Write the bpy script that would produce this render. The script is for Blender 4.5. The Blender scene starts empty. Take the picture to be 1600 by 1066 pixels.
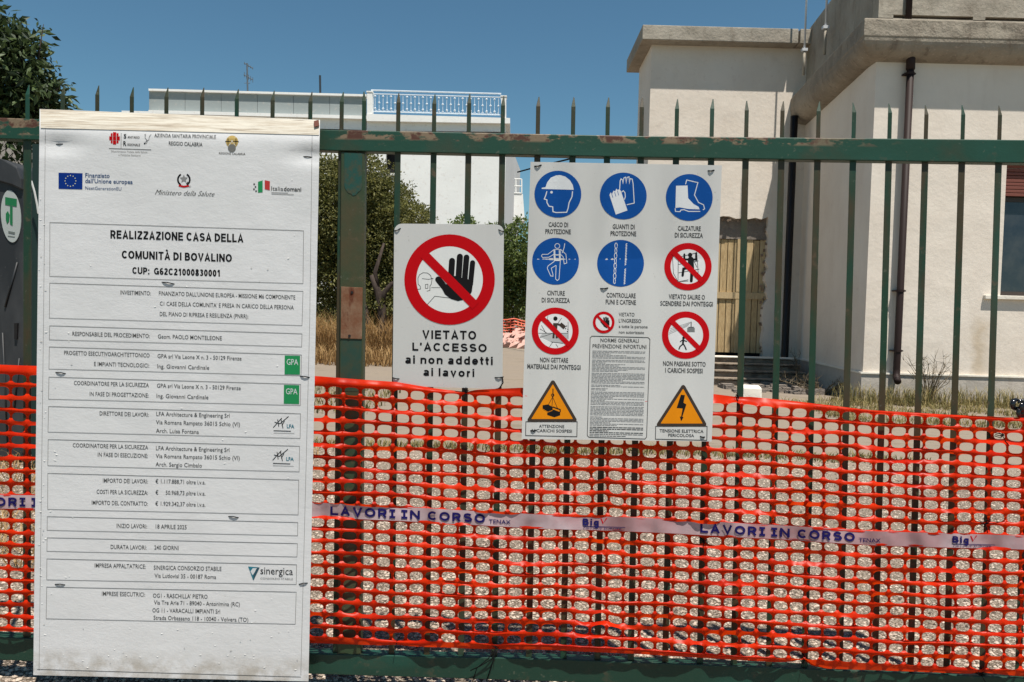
import bpy, math, random, os
from mathutils import Vector, noise
from mathutils.geometry import tessellate_polygon

random.seed(11)
SC = bpy.context.scene
COL = SC.collection
V = Vector

# ------------------------------------------------------------------ camera
F = 1200.0                                  # focal length in photo pixels (1600 wide)
PITCH, ROLL, EYE = math.radians(2.2), 0.0265, 1.40
CAM = V((0, 0, EYE))
fw = V((0, math.cos(PITCH), -math.sin(PITCH)))
r0, u0 = V((1, 0, 0)), V((0, math.sin(PITCH), math.cos(PITCH)))
rt = r0 * math.cos(ROLL) + u0 * math.sin(ROLL)
up = u0 * math.cos(ROLL) - r0 * math.sin(ROLL)
cd = bpy.data.cameras.new('camera')
cam = bpy.data.objects.new('camera', cd)
COL.objects.link(cam)
cd.sensor_width = 36.0
cd.lens = F / 1600 * 36
cd.clip_start, cd.clip_end = 0.05, 2000
m = cam.matrix_world.copy()
for i in range(3):
    m[i][0], m[i][1], m[i][2], m[i][3] = rt[i], up[i], -fw[i], CAM[i]
cam.matrix_world = m
SC.camera = cam

# ------------------------------------------------------------------ world, sun
SUN = V((0.50, -1.0, 3.0)).normalized()    # towards the sun
EL, AZ = math.asin(SUN.z), math.atan2(SUN.x, SUN.y)
w = bpy.data.worlds.new('World')
SC.world = w
w.use_nodes = True
nt = w.node_tree
nt.nodes.clear()
sky = nt.nodes.new('ShaderNodeTexSky')
sky.sky_type = 'NISHITA'
sky.sun_disc = False
sky.sun_elevation, sky.sun_rotation = EL, AZ
sky.altitude, sky.air_density, sky.dust_density, sky.ozone_density = 0, 1.0, 0.0, 1.9
bg = nt.nodes.new('ShaderNodeBackground')
bg.inputs['Strength'].default_value = 0.064
wo = nt.nodes.new('ShaderNodeOutputWorld')
tint = nt.nodes.new('ShaderNodeMix')           # the camera renders this clear sky a little more cyan
tint.data_type, tint.blend_type = 'RGBA', 'MULTIPLY'
tint.inputs[0].default_value = 1.0
tint.inputs[7].default_value = (0.68, 0.96, 0.95, 1)
nt.links.new(sky.outputs[0], tint.inputs[6])
nt.links.new(tint.outputs[2], bg.inputs[0])
nt.links.new(bg.outputs[0], wo.inputs[0])
ld = bpy.data.lights.new('sun', 'SUN')
ld.energy, ld.angle, ld.color = 5.0, math.radians(0.55), (1.0, 0.94, 0.85)
lo = bpy.data.objects.new('sun', ld)
lo.rotation_euler = (-SUN).to_track_quat('-Z', 'Y').to_euler()
lo.location = (3, -6, 12)
COL.objects.link(lo)
SC.view_settings.view_transform = 'Standard'
SC.view_settings.look = 'None'
SC.view_settings.gamma = 1
SC.view_settings.use_curve_mapping = False
SC.view_settings.exposure = 0.50
SC.cycles.max_bounces = 6
SC.cycles.transparent_max_bounces = 8

# ------------------------------------------------------------------ pixel -> place
def ray(px, py):
    return rt * ((px - 800) / F) - up * ((py - 533) / F) + fw

def onplane(px, py, P, n):
    r = ray(px, py)
    return CAM + r * ((P - CAM).dot(n) / r.dot(n))

PSI = math.radians(1.3)
GU = V((math.cos(PSI), -math.sin(PSI), 0))
GN = V((-math.sin(PSI), -math.cos(PSI), 0))   # out of the gate, to the camera
G0 = V((0, 2.75, 0))

def GP(px, py, d=0.0):
    return onplane(px, py, G0 + GN * d, GN)

def WP(px, py, Y):
    return onplane(px, py, V((0, Y, 0)), V((0, 1, 0)))

def GR(px, py, z=0.0):
    return onplane(px, py, V((0, 0, z)), V((0, 0, 1)))

def lerp(pts, x):
    if x <= pts[0][0]:
        return pts[0][1]
    for (a, b), (c, d) in zip(pts, pts[1:]):
        if x <= c:
            return b + (d - b) * (x - a) / (c - a)
    return pts[-1][1]

def nz(*a):
    return noise.noise(V(a))

# ------------------------------------------------------------------ object helpers
def tag(o, label=None, cat=None, group=None, kind=None):
    if label: o['label'] = label
    if cat: o['category'] = cat
    if group: o['group'] = group
    if kind: o['kind'] = kind
    return o

ORG = {}

def empty(name, loc, label, cat, group=None):
    o = bpy.data.objects.new(name, None)
    o.empty_display_size = 0.1
    COL.objects.link(o)
    o.location = loc
    ORG[o.name] = V(loc)
    return tag(o, label, cat, group)

class MB:
    def __init__(s):
        s.v, s.f = [], []
    def add(s, vs, fs):
        n = len(s.v)
        s.v += [V(p) for p in vs]
        s.f += [tuple(i + n for i in f) for f in fs]
        return s
    def prism(s, poly, vec):
        n = len(poly)
        vec = V(vec)
        a = [V(p) for p in poly]
        vs = a + [p + vec for p in a]
        tri = tessellate_polygon([a])
        fs = [tuple(t) for t in tri] + [tuple(i + n for i in reversed(t)) for t in tri] if n > 4 else \
            [tuple(range(n)), tuple(reversed(range(n, 2 * n)))]
        fs += [(i, i + n, (i + 1) % n + n, (i + 1) % n) for i in range(n)]
        return s.add(vs, fs)
    def box(s, a, b):
        x0, y0, z0 = a
        x1, y1, z1 = b
        return s.prism([(x0, y0, z0), (x1, y0, z0), (x1, y0, z1), (x0, y0, z1)], (0, y1 - y0, 0))
    def tube(s, pts, r, n=8, cap=True):
        pts = [V(p) for p in pts]
        rs = r if isinstance(r, (list, tuple)) else [r] * len(pts)
        vs, fs = [], []
        for i, p in enumerate(pts):
            t = (pts[min(i + 1, len(pts) - 1)] - pts[max(i - 1, 0)]).normalized()
            a = t.cross(V((0, 1, 0.01)))
            if a.length < 0.1:
                a = t.cross(V((1, 0, 0)))
            a.normalize()
            b = t.cross(a)
            for k in range(n):
                q = 2 * math.pi * k / n
                vs.append(p + (a * math.cos(q) + b * math.sin(q)) * rs[i])
        for i in range(len(pts) - 1):
            for k in range(n):
                k2 = (k + 1) % n
                fs.append((i * n + k, i * n + k2, (i + 1) * n + k2, (i + 1) * n + k))
        if cap:
            fs.append(tuple(range(n)))
            fs.append(tuple(range((len(pts) - 1) * n, len(pts) * n)))
        return s.add(vs, fs)
    def sweep(s, path, prof, cap=True):
        """prof: list of (out, z); path: list of (point, outward vector)"""
        n = len(prof)
        vs = [V(p) + V(o) * a + V((0, 0, b)) for p, o in path for a, b in prof]
        fs = []
        for i in range(len(path) - 1):
            for k in range(n):
                k2 = (k + 1) % n
                fs.append((i * n + k, i * n + k2, (i + 1) * n + k2, (i + 1) * n + k))
        if cap:
            for b in (0, (len(path) - 1) * n):
                tri = tessellate_polygon([[vs[b + k] for k in range(n)]])
                fs += [tuple(b + i for i in t) for t in tri]
        return s.add(vs, fs)
    def build(s, name, mat, parent=None, smooth=False, bevel=0, merge=False, kind=None, label=None, cat=None, group=None):
        lo_ = V([min(p[i] for p in s.v) for i in range(3)])
        hi = V([max(p[i] for p in s.v) for i in range(3)])
        o_ = V(((lo_.x + hi.x) / 2, (lo_.y + hi.y) / 2, lo_.z))
        me = bpy.data.meshes.new(name)
        me.from_pydata([p - o_ for p in s.v], [], s.f)
        import bmesh
        bm = bmesh.new()
        bm.from_mesh(me)
        if merge:
            bmesh.ops.remove_doubles(bm, verts=bm.verts, dist=0.0003)
        if len(bm.faces) < 60000:
            bmesh.ops.recalc_face_normals(bm, faces=bm.faces)
        bm.to_mesh(me)
        bm.free()
        if smooth:
            me.shade_smooth() if hasattr(me, 'shade_smooth') else [setattr(p, 'use_smooth', True) for p in me.polygons]
        me.materials.append(mat)
        o = bpy.data.objects.new(name, me)
        COL.objects.link(o)
        ORG[o.name] = o_
        if parent:
            o.parent = parent
            o.location = o_ - ORG[parent.name]
        else:
            o.location = o_
        if bevel:
            b = o.modifiers.new('bevel', 'BEVEL')
            b.width, b.segments, b.limit_method = bevel, 2, 'ANGLE'
        return tag(o, label, cat, group, kind)

def dup(o, offset, parent=None):
    c = o.copy()
    COL.objects.link(c)
    c.location = o.location + V(offset)
    ORG[c.name] = ORG[o.name] + V(offset)
    if parent:
        c.parent = parent
    return c

# ------------------------------------------------------------------ materials
def S(r, g, b):
    return tuple((c / 255 / 12.92) if c / 255 < 0.04045 else ((c / 255 + 0.055) / 1.055) ** 2.4 for c in (r, g, b)) + (1,)

def L(r, g, b):
    return (r, g, b, 1)

class M:
    def __init__(s, name, col, rough=0.8, spec=0.3, coord='Object'):
        s.m = bpy.data.materials.new(name)
        s.m.use_nodes = True
        s.t = s.m.node_tree
        s.b = s.t.nodes['Principled BSDF']
        s.b.inputs['Roughness'].default_value = rough
        s.b.inputs['Specular IOR Level'].default_value = spec
        s.b.inputs['Base Color'].default_value = col
        s.tc = s.t.nodes.new('ShaderNodeTexCoord')
        s.geo = s.t.nodes.new('ShaderNodeNewGeometry')
        s.vec = s.geo.outputs['Position'] if coord == 'World' else s.tc.outputs[coord]
        s.c = None
        s.c0 = col
        s.h = None
    def N(s, t, **k):
        n = s.t.nodes.new('ShaderNode' + t)
        for a, b in k.items():
            setattr(n, a, b)
        return n
    def lk(s, a, b):
        s.t.links.new(a, b)
    def noise(s, scale=5, detail=4, rough=0.55, stretch=(1, 1, 1), off=0):
        mp = s.N('Mapping')
        mp.inputs['Scale'].default_value = stretch
        mp.inputs['Location'].default_value = (off, off * 1.7, off * .6)
        s.lk(s.vec, mp.inputs[0])
        n = s.N('TexNoise')
        n.inputs['Scale'].default_value = scale
        n.inputs['Detail'].default_value = detail
        n.inputs['Roughness'].default_value = rough
        s.lk(mp.outputs[0], n.inputs['Vector'])
        return n.outputs['Fac']
    def voro(s, scale, feature='F1', out='Distance', stretch=(1, 1, 1)):
        mp = s.N('Mapping')
        mp.inputs['Scale'].default_value = stretch
        s.lk(s.vec, mp.inputs[0])
        n = s.N('TexVoronoi', feature=feature)
        n.inputs['Scale'].default_value = scale
        s.lk(mp.outputs[0], n.inputs['Vector'])
        return n.outputs[out]
    def axis(s, ax):
        sp = s.N('SeparateXYZ')
        s.lk(s.vec, sp.inputs[0])
        return sp.outputs['XYZ'.index(ax)]
    def ramp(s, fac, a, b, lo=0.0, hi=1.0):
        r = s.N('MapRange')
        r.inputs['From Min'].default_value = a
        r.inputs['From Max'].default_value = b
        r.inputs['To Min'].default_value = lo
        r.inputs['To Max'].default_value = hi
        s.lk(fac, r.inputs['Value'])
        return r.outputs[0]
    def math(s, op, a, b):
        n = s.N('Math', operation=op)
        for i, x in enumerate((a, b)):
            if isinstance(x, (int, float)):
                n.inputs[i].default_value = x
            else:
                s.lk(x, n.inputs[i])
        return n.outputs[0]
    def mix(s, fac, col, mode='MIX'):
        n = s.N('Mix', data_type='RGBA', blend_type=mode)
        if isinstance(fac, (int, float)):
            n.inputs[0].default_value = fac
        else:
            s.lk(fac, n.inputs[0])
        if s.c is None:
            n.inputs[6].default_value = s.c0
        else:
            s.lk(s.c, n.inputs[6])
        if isinstance(col, tuple):
            n.inputs[7].default_value = col
        else:
            s.lk(col, n.inputs[7])
        s.c = n.outputs[2]
        s.lk(s.c, s.b.inputs['Base Color'])
        return s
    def bump(s, h, dist=0.005, strength=0.6):
        n = s.N('Bump')
        n.inputs['Strength'].default_value = strength
        n.inputs['Distance'].default_value = dist
        s.lk(h, n.inputs['Height'])
        if s.h is not None:
            s.lk(s.h, n.inputs['Normal'])
        s.h = n.outputs[0]
        s.lk(s.h, s.b.inputs['Normal'])
        return s
    def random(s):
        return s.N('ObjectInfo').outputs['Random']
    def translucent(s, fac, col=None):
        t = s.N('BsdfTranslucent')
        if s.c is not None and col is None:
            s.lk(s.c, t.inputs[0])
        else:
            t.inputs[0].default_value = col or s.c0
        if s.h is not None:
            s.lk(s.h, t.inputs['Normal'])
        mx = s.N('MixShader')
        mx.inputs[0].default_value = fac
        s.lk(s.b.outputs[0], mx.inputs[1])
        s.lk(t.outputs[0], mx.inputs[2])
        s.lk(mx.outputs[0], s.t.nodes['Material Output'].inputs[0])
        return s

def flat(name, col, rough=0.55, spec=0.3):
    return M(name, col, rough, spec).m

MT = {}
# green flaking gate paint over rust
def gate_mat(name, green, brown, amount, spotty=0.6, z=(1, 1, 1), peel=False, teal=.6):
    k = M(name, green, 0.5, 0.4, 'World')
    k.mix(k.ramp(k.noise(3.0, 5, 0.6, z), 0.62 - amount, 0.78 - amount), brown)
    k.mix(k.ramp(k.noise(2.2, 3, 0.5, z, 7), 0.55, 0.75, 0, .6), L(.008, .075, .055))
    k.mix(k.ramp(k.noise(14, 6, 0.7, (1, 1, 1), 3), 0.60, 0.70, 0, spotty), L(.13, .075, .045))
    k.mix(k.ramp(k.noise(60, 3, 0.6), 0.66, 0.72, 0, .5), L(.10, .11, .08))
    if peel:
        pz = k.math('ADD', k.axis('Z'), k.math('MULTIPLY', k.axis('X'), SLOPE))
        band = k.math('MULTIPLY', k.ramp(pz, peel[0], peel[1]), k.ramp(k.noise(9, 7, 0.65, (1, 1, 2.4), 5), 0.49, 0.53))
        band = k.math('MULTIPLY', band, k.ramp(k.axis('X'), 0.95, 1.35, 1, 0.0))
        k.mix(band, L(.185, .135, .085))
        k.mix(k.math('MULTIPLY', band, k.ramp(k.noise(22, 4, .6), .48, .56)), L(.075, .028, .016))
    k.bump(k.noise(25, 6, 0.7), 0.002, 0.5)
    return k.m
_a, _b = GP(560, 204.3, .022), GP(1600, 218.5, .022)
SLOPE = (_a.z - _b.z) / (_b.x - _a.x)
ZRT = _a.z + SLOPE * _a.x
MT['rail'] = gate_mat('green_rail_paint', L(.007, .048, .028), L(.034, .036, .017), 0.10, .35, (1, 1, 1), (ZRT - .034, ZRT - .026))
MT['bar'] = gate_mat('green_bar_paint', L(.007, .036, .018), L(.042, .031, .013), 0.20, .5, (3, 3, .7))
MT['post'] = gate_mat('olive_post_paint', L(.026, .048, .020), L(.062, .048, .020), 0.14, .45, (1, 1, .8), False, 0)
MT['rail_low'] = gate_mat('green_low_rail_paint', L(.008, .038, .024), L(.032, .036, .02), 0.0, .3, (1, 1, 3))
k = M('rusty_plate', L(.16, .07, .038), .85, .15, 'World')
k.mix(k.ramp(k.noise(12, 6, .7), .4, .65), L(.22, .14, .09)).mix(k.ramp(k.noise(30, 4, .6, (1, 1, .3)), .55, .7), L(.10, .03, .015))
MT['rust'] = k.bump(k.noise(40, 5, .7), .002).m
k = M('teal_touch_up_paint', L(.008, .060, .048), .55, .35, 'World')
MT['teal'] = k.mix(k.ramp(k.noise(34, 7, .75), .46, .62), L(.045, .052, .028)).m
k = M('faded_green_patch', L(.018, .050, .036), .6, .3, 'World')
MT['teal2'] = k.mix(k.ramp(k.noise(12, 7, .75), .44, .64), L(.045, .050, .026)).m

# plastered walls
def plaster(name, col, dark, sc=1.0, streak=.5, bumpd=.01):
    k = M(name, col, .92, .12, 'World')
    k.mix(k.ramp(k.noise(.7 * sc, 5, .6), .40, .72, 0, .55), dark)
    k.mix(k.ramp(k.noise(3.5 * sc, 6, .65, (1, 1, .25), 4), .54, .78, 0, streak), dark)
    k.mix(k.ramp(k.noise(9 * sc, 4, .6, (1, 1, 1), 9), .60, .66, 0, .25), L(.55, .46, .40))
    k.bump(k.noise(14 * sc, 6, .65), bumpd, .5)
    k.bump(k.noise(1.6 * sc, 3, .5), bumpd * 5, .4)
    return k.m
MT['wall'] = plaster('cream_plaster', L(.70, .635, .56), L(.58, .50, .42))
k = M('stained_front_plaster', L(.70, .635, .56), .92, .12, 'World')
k.mix(k.ramp(k.noise(.7, 5, .6), .40, .72, 0, .55), L(.58, .50, .42))
k.mix(k.ramp(k.noise(3.0, 6, .65, (1, 1, .25), 4), .54, .78, 0, .5), L(.56, .49, .42))
_c = WP(1530, 545, 13.5)
dx_ = k.math('ABSOLUTE', k.math('ADD', k.math('SUBTRACT', k.axis('X'), _c.x), k.math('MULTIPLY', k.math('SUBTRACT', k.noise(2.5, 4, .6), .5), .5)), 0)
dz_ = k.math('ABSOLUTE', k.math('SUBTRACT', k.axis('Z'), _c.z), 0)
k.mix(k.math('MULTIPLY', k.math('MULTIPLY', k.ramp(dx_, .02, .20, 1, 0), k.ramp(dz_, .35, .62, 1, 0)), .55), L(.42, .32, .20))
k.mix(k.math('MULTIPLY', k.ramp(k.axis('Z'), 1.4, .5), k.ramp(k.noise(5, 6, .7), .46, .66, 0, .5)), L(.47, .40, .32))
k.bump(k.noise(14, 6, .65), .01, .5).bump(k.noise(1.6, 3, .5), .05, .4)
MT['wall_front'] = k.m
MT['concrete'] = plaster('weathered_concrete', L(.36, .325, .27), L(.16, .13, .10), 1.6, .8, .02)
MT['moulding'] = plaster('stained_moulding_concrete', L(.30, .265, .215), L(.11, .085, .065), 2.0, .9, .03)
MT['plinth'] = plaster('grey_plinth_render', L(.46, .42, .37), L(.30, .26, .22), 2.0, .5)
MT['white'] = plaster('white_render', L(.80, .80, .78), L(.70, .69, .67), .5, .3)
MT['panel'] = plaster('pale_grey_panel', L(.30, .335, .335), L(.26, .29, .29), .5, .2)
MT['ledge'] = plaster('pale_ledge', L(.72, .68, .60), L(.55, .48, .40), 2, .4)
MT['masonry'] = plaster('bare_masonry', L(.22, .19, .165), L(.12, .10, .085), 3, .5, .03)
MT['rough'] = plaster('broken_plaster_edge', L(.27, .20, .15), L(.12, .08, .055), 5, .5, .05)
k = M('pine_board', L(.50, .37, .20), .8, .15)
k.mix(k.ramp(k.noise(10, 5, .6, (8, 8, .6)), .4, .7), L(.26, .17, .08)).mix(k.random(), L(.52, .42, .27), 'MIX')
MT['plank'] = k.bump(k.noise(20, 4, .6, (8, 8, .6)), .003).m
k = M('stone_step', L(.30, .245, .19), .9, .15, 'World')
k.mix(k.ramp(k.noise(4, 6, .6), .45, .65), L(.16, .12, .09))
MT['step'] = k.bump(k.noise(9, 7, .75, (1, 1, 2.5)), .07, .9).m
MT['brown_pipe'] = M('brown_downpipe', L(.024, .014, .013), .6, .2).m
k = M('brown_pipe_worn', L(.05, .03, .025), .6, .3)
MT['black_pipe'] = flat('black_pipe', L(.012, .010, .010), .5)
MT['shutter'] = flat('red_brown_shutter', L(.17, .055, .04), .6)
MT['frame'] = flat('dark_frame', L(.05, .04, .035), .5)
k = M('window_glass', L(.02, .028, .04), .12, .6)
MT['glass'] = k.mix(k.ramp(k.noise(2.5, 4, .6), .4, .7), L(.05, .055, .06)).m
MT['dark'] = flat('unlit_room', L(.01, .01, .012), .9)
MT['steel'] = flat('galvanised_rod', L(.55, .57, .60), .4, .5)
MT['railing'] = flat('pale_railing_paint', L(.62, .68, .74), .5)
MT['wire'] = flat('black_plastic_tie', L(.006, .006, .007), .8, .08)
# plants
def leafm(name, a, b, tr=.28):
    k = M(name, a, .55, .35)
    g = k.N('NewGeometry')
    k.mix(g.outputs['Random Per Island'], b)
    return k.translucent(tr).m
MT['leaf_dark'] = leafm('glossy_dark_leaf', L(.016, .030, .014), L(.085, .125, .040))
MT['leaf_olive'] = leafm('olive_shrub_leaf', L(.058, .068, .018), L(.225, .215, .065), .42)
MT['leaf_green'] = leafm('green_shrub_leaf', L(.050, .085, .020), L(.190, .240, .065), .45)
MT['straw'] = leafm('dry_grass_blade', L(.27, .155, .060), L(.52, .35, .16), .4)
MT['grass'] = leafm('half_dry_grass', L(.12, .125, .045), L(.34, .26, .11))
MT['weed'] = leafm('dry_weed_stalk', L(.09, .07, .045), L(.26, .20, .12))
k = M('bark', L(.040, .030, .026), .9, .1)
MT['bark'] = k.mix(k.ramp(k.noise(20, 5, .6, (1, 1, .3)), .4, .7), L(.075, .058, .048)).bump(k.noise(30, 5, .6, (1, 1, .3)), .01).m

# ------------------------------------------------------------------ ground
k = M('gravel_ground', L(.235, .195, .155), .95, .1, 'World')
near = k.ramp(k.math('ADD', k.axis('Y'), k.ramp(k.noise(1.1, 4, .6), .3, .7, -.8, .8)), 6.6, 8.0, 1, 0)
vc = k.voro(95, 'F1', 'Color')
hs = k.N('RGBToBW')
k.lk(vc, hs.inputs[0])
k.mix(k.math('MULTIPLY', k.ramp(hs.outputs[0], .25, .75), near), L(.50, .415, .34))
k.mix(k.math('MULTIPLY', k.ramp(k.voro(95), .34, .66), near), L(.13, .10, .075))
k.mix(k.ramp(k.noise(.6, 5, .6), .42, .68, 0, .6), L(.25, .205, .155))
k.mix(k.ramp(k.noise(5, 6, .7), .55, .72, 0, .5), L(.14, .115, .09))
k.bump(k.math('MULTIPLY', k.math('SUBTRACT', 1.0, k.voro(95)), near), .012, .9)
k.bump(k.noise(9, 6, .7), .03, .7)
k.mix(k.math('MULTIPLY', k.ramp(k.noise(2.2, 6, .7, (.5, 1, 1), 5), .56, .66, 0, .55), k.math('SUBTRACT', 1.0, near)), L(.16, .135, .095))
MT['ground'] = k.m
g = MB()
xs = [-600, -60, -14, -6, 0, 6, 14, 60, 600]
ys = [-40, 0, 2, 4, 6, 8, 11, 16, 24, 40, 80, 900]
g.add([(x, y, 0) for y in ys for x in xs],
      [(j * 9 + i, j * 9 + i + 1, (j + 1) * 9 + i + 1, (j + 1) * 9 + i) for j in range(11) for i in range(8)])
g.build('ground', MT['ground'], kind='structure')

# loose stones on the near ground
def stones(n, xr, yr, s0, s1, power=1.0):
    b = MB()
    for _ in range(n):
        y = yr[0] + (yr[1] - yr[0]) * random.random() ** power
        x = random.uniform(*xr) * (y / 4.0)
        s = random.uniform(s0, s1)
        a = random.uniform(0, 6.28)
        e = [s * random.uniform(.6, 1.2) for _ in range(3)]
        ca, sa = math.cos(a), math.sin(a)
        c = V((x, y, e[2] * .25))
        raw = [(e[0], 0, 0), (0, e[1], 0), (-e[0], 0, 0), (0, -e[1], 0), (0, 0, e[2] * .7), (e[0] * .2, 0, -e[2] * .6)]
        b.add([c + V((p[0] * ca - p[1] * sa, p[0] * sa + p[1] * ca, p[2])) for p in raw],
              [(0, 1, 4), (1, 2, 4), (2, 3, 4), (3, 0, 4), (1, 0, 5), (2, 1, 5), (3, 2, 5), (0, 3, 5)])
    return b
k = M('gravel_stone', L(.30, .24, .19), .9, .15)
gg = k.N('NewGeometry')
k.mix(gg.outputs['Random Per Island'], L(.58, .485, .40))
k.mix(k.ramp(gg.outputs['Random Per Island'], .06, .16, 1, 0), L(.10, .08, .065))
MT['stone'] = k.m
stones(42000, (-2.8, 3.3), (2.3, 7.6), .004, .012, 1.15).build('gravel', MT['stone'], kind='stuff',
       label='loose pale gravel covering the yard just behind the gate', cat='gravel')

# ------------------------------------------------------------------ grass helper
def grass(b, pts, h0, h1, wd, lean=.4, n=1):
    for P in pts:
        for _ in range(n):
            h = random.uniform(h0, h1)
            a = random.uniform(0, 6.28)
            d = V((math.cos(a), math.sin(a), 0))
            o = V((random.uniform(-.05, .05), random.uniform(-.05, .05), 0))
            q = d.cross(V((0, 0, 1))) * wd
            base = P + o
            mid = base + d * h * lean * .35 + V((0, 0, h * .6))
            tip = base + d * h * lean + V((0, 0, h * random.uniform(.75, 1)))
            b.add([base - q, base + q, mid + q * .7, mid - q * .7, tip], [(0, 1, 2, 3), (3, 2, 4)])

def scatter(n, x0, x1, y0, y1):
    return [V((random.uniform(x0, x1), random.uniform(y0, y1), 0)) for _ in range(n)]

# ------------------------------------------------------------------ foliage helper
def leaves(b, c, rad, n, ln, wd, shell=.45, droop=.2):
    """folded leaves clustered in sprigs inside an uneven ellipsoid"""
    for _ in range(n):
        while True:
            p = V([random.uniform(-1, 1) for _ in range(3)])
            if shell < p.length < 1:
                break
        wob = 1 + .28 * nz(p.x * 2.1 + c[0], p.y * 2.1 + c[1], p.z * 2.1 + c[2])
        q = V((p.x * rad[0], p.y * rad[1], p.z * rad[2])) * wob + V(c)
        base_dir = p.normalized()
        for _ in range(4):
            d = (base_dir * .6 + V([random.uniform(-1, 1) for _ in range(3)]) + V((0, 0, -droop))).normalized()
            s = d.cross(V([random.uniform(-1, 1) for _ in range(3)])).normalized()
            l, w_ = ln * random.uniform(.7, 1.25), wd * random.uniform(.8, 1.2)
            o = q + V([random.uniform(-1, 1) for _ in range(3)]) * ln * .8
            up_ = d.cross(s) * w_ * .35
            b.add([o, o + d * l * .45 + s * w_ + up_, o + d * l, o + d * l * .45 - s * w_ + up_, o + d * l * .5],
                  [(0, 1, 4), (1, 2, 4), (2, 3, 4), (3, 0, 4)])

# ================================================================== RIGHT BUILDING
YF, YB = 13.5, 18.0
Pc = WP(1348, 584, YF)
XC = Pc.x
XB = WP(1246, 500, YB).x
ZP = Pc.z
ZE = WP(1372, 97, YF).z            # underside of the eaves at the wall
ZT = WP(1355, 27, YF - .36).z      # top of the moulding
ZR = 8.05
RB = empty('cream_building', (XC + 3, YF + 2, 0), 'cream plastered building on the right with a thick rounded concrete eaves moulding and brown downpipe', 'building')
foot = [V((XC, YF, 0)), V((XC + 7, YF, 0)), V((XC + 7, YB + 4, 0)), V((XB + .02, YB + 4, 0)), V((XB, YB, 0))]
# front wall with a real window opening
wx0, wx1 = WP(1566, 400, YF).x, WP(1566, 400, YF).x + 1.25
wz0, wz1 = WP(1570, 462, YF).z, WP(1570, 256, YF).z
f = MB()
for (a, b, c, d) in ((XC, wx0, ZP, ZE), (wx1, XC + 7, ZP, ZE), (wx0, wx1, ZP, wz0), (wx0, wx1, wz1, ZE)):
    f.box((a, YF, c), (b, YF + .3, d))
f.build('front_wall', MT['wall_front'], RB)
def wall_strip(a, b, z0, z1, t=.3):
    d = (b - a).normalized()
    n = V((d.y, -d.x, 0)) * -t
    return MB().prism([a + V((0, 0, z0)), b + V((0, 0, z0)), b + V((0, 0, z1)), a + V((0, 0, z1))], n)
sl = (foot[4] - foot[0]).normalized()
sn = V((-sl.y, sl.x, 0))           # outward normal of the left wall
if sn.x > 0: sn = -sn
lw = MB().prism([foot[0] + V((0, .3, ZP)), foot[4] + V((0, 0, ZP)), foot[4] + V((0, 0, ZE)), foot[0] + V((0, .3, ZE))], -sn * .3)
lw.build('side_wall', MT['wall'], RB)
pl = MB().sweep([(foot[4], sn), (foot[0], (sn + V((0, -1, 0)))), (foot[1], V((0, -1, 0)))],
                [(-.3, 0), (.035, 0), (.035, ZP), (-.3, ZP)])
pl.build('plinth', MT['plinth'], RB)
pl = MB().sweep([(foot[4], sn), (foot[0], (sn + V((0, -1, 0)))), (foot[1], V((0, -1, 0)))],
                [(-.3, ZP + .002), (.06, ZP + .002), (.06, ZP + .03), (-.3, ZP + .03)])
pl.build('plinth_ledge', MT['ledge'], RB)
prof = [(-.25, ZE), (.0, ZE)]
for i in range(9):
    a = math.pi / 2 * i / 8
    prof.append((.04 + .31 * math.sin(a), ZE + .015 + (ZT - .33 - ZE) * (1 - math.cos(a))))
prof += [(.36, ZT - .30), (.355, ZT - .02), (.33, ZT), (-.25, ZT)]
cor = (sn + V((0, -1, 0)))
cor = cor / (1 + sn.dot(V((0, -1, 0))))
ev = MB().sweep([(foot[4] + V((.0, .05, 0)), sn), (foot[0] - sl * -.0, cor), (foot[1], V((0, -1, 0)))], prof)
ev.build('eaves_moulding', MT['moulding'], RB, smooth=False, bevel=.012)
# roof parapet: stands on short blocks, leaving dark slots below
par = MB()
for a, b in ((XC, WP(1396, 26, YF).x), (WP(1521, 26, YF).x, WP(1540, 26, YF).x)):
    par.box((a, YF + .006, ZT + .002), (b, YF + .25, ZT + .20))
par.box((XC, YF + .005, ZT + .20), (XC + 7, YF + .25, ZR))
par.box((XC, YF + .26, ZT + .002), (XC + 7, YF + .30, ZT + .5))
par.box((XC, YF + .006, ZT + .002), (XC + 7, YF + .24, ZT + .14))
par.build('front_parapet', MT['concrete'], RB)
pj = [foot[0] + V((0, .255, 0)) + sl * 0.0, foot[4] + V((0, .3, 0))]
n = 5
for i in range(n):
    a = pj[0].lerp(pj[1], i / n) + sl * .012
    b = pj[0].lerp(pj[1], (i + 1) / n)
    MB().prism([a + V((0, 0, ZT + .003)), b + V((0, 0, ZT + .003)), b + V((0, 0, ZR)), a + V((0, 0, ZR))], -sn * .2).build('parapet_panel', MT['concrete'], RB)
MB().prism([p + V((0, 0, ZT - .1)) + V((.3 if p.x < XC + 3 else 0, .3, 0)) for p in foot], (0, 0, .06)).build('roof_slab', MT['concrete'], RB)
MB().box((XC + 6.7, YF + .3, 0), (XC + 7, YB + 4, ZE)).build('far_side_wall', MT['wall'], RB)

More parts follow.
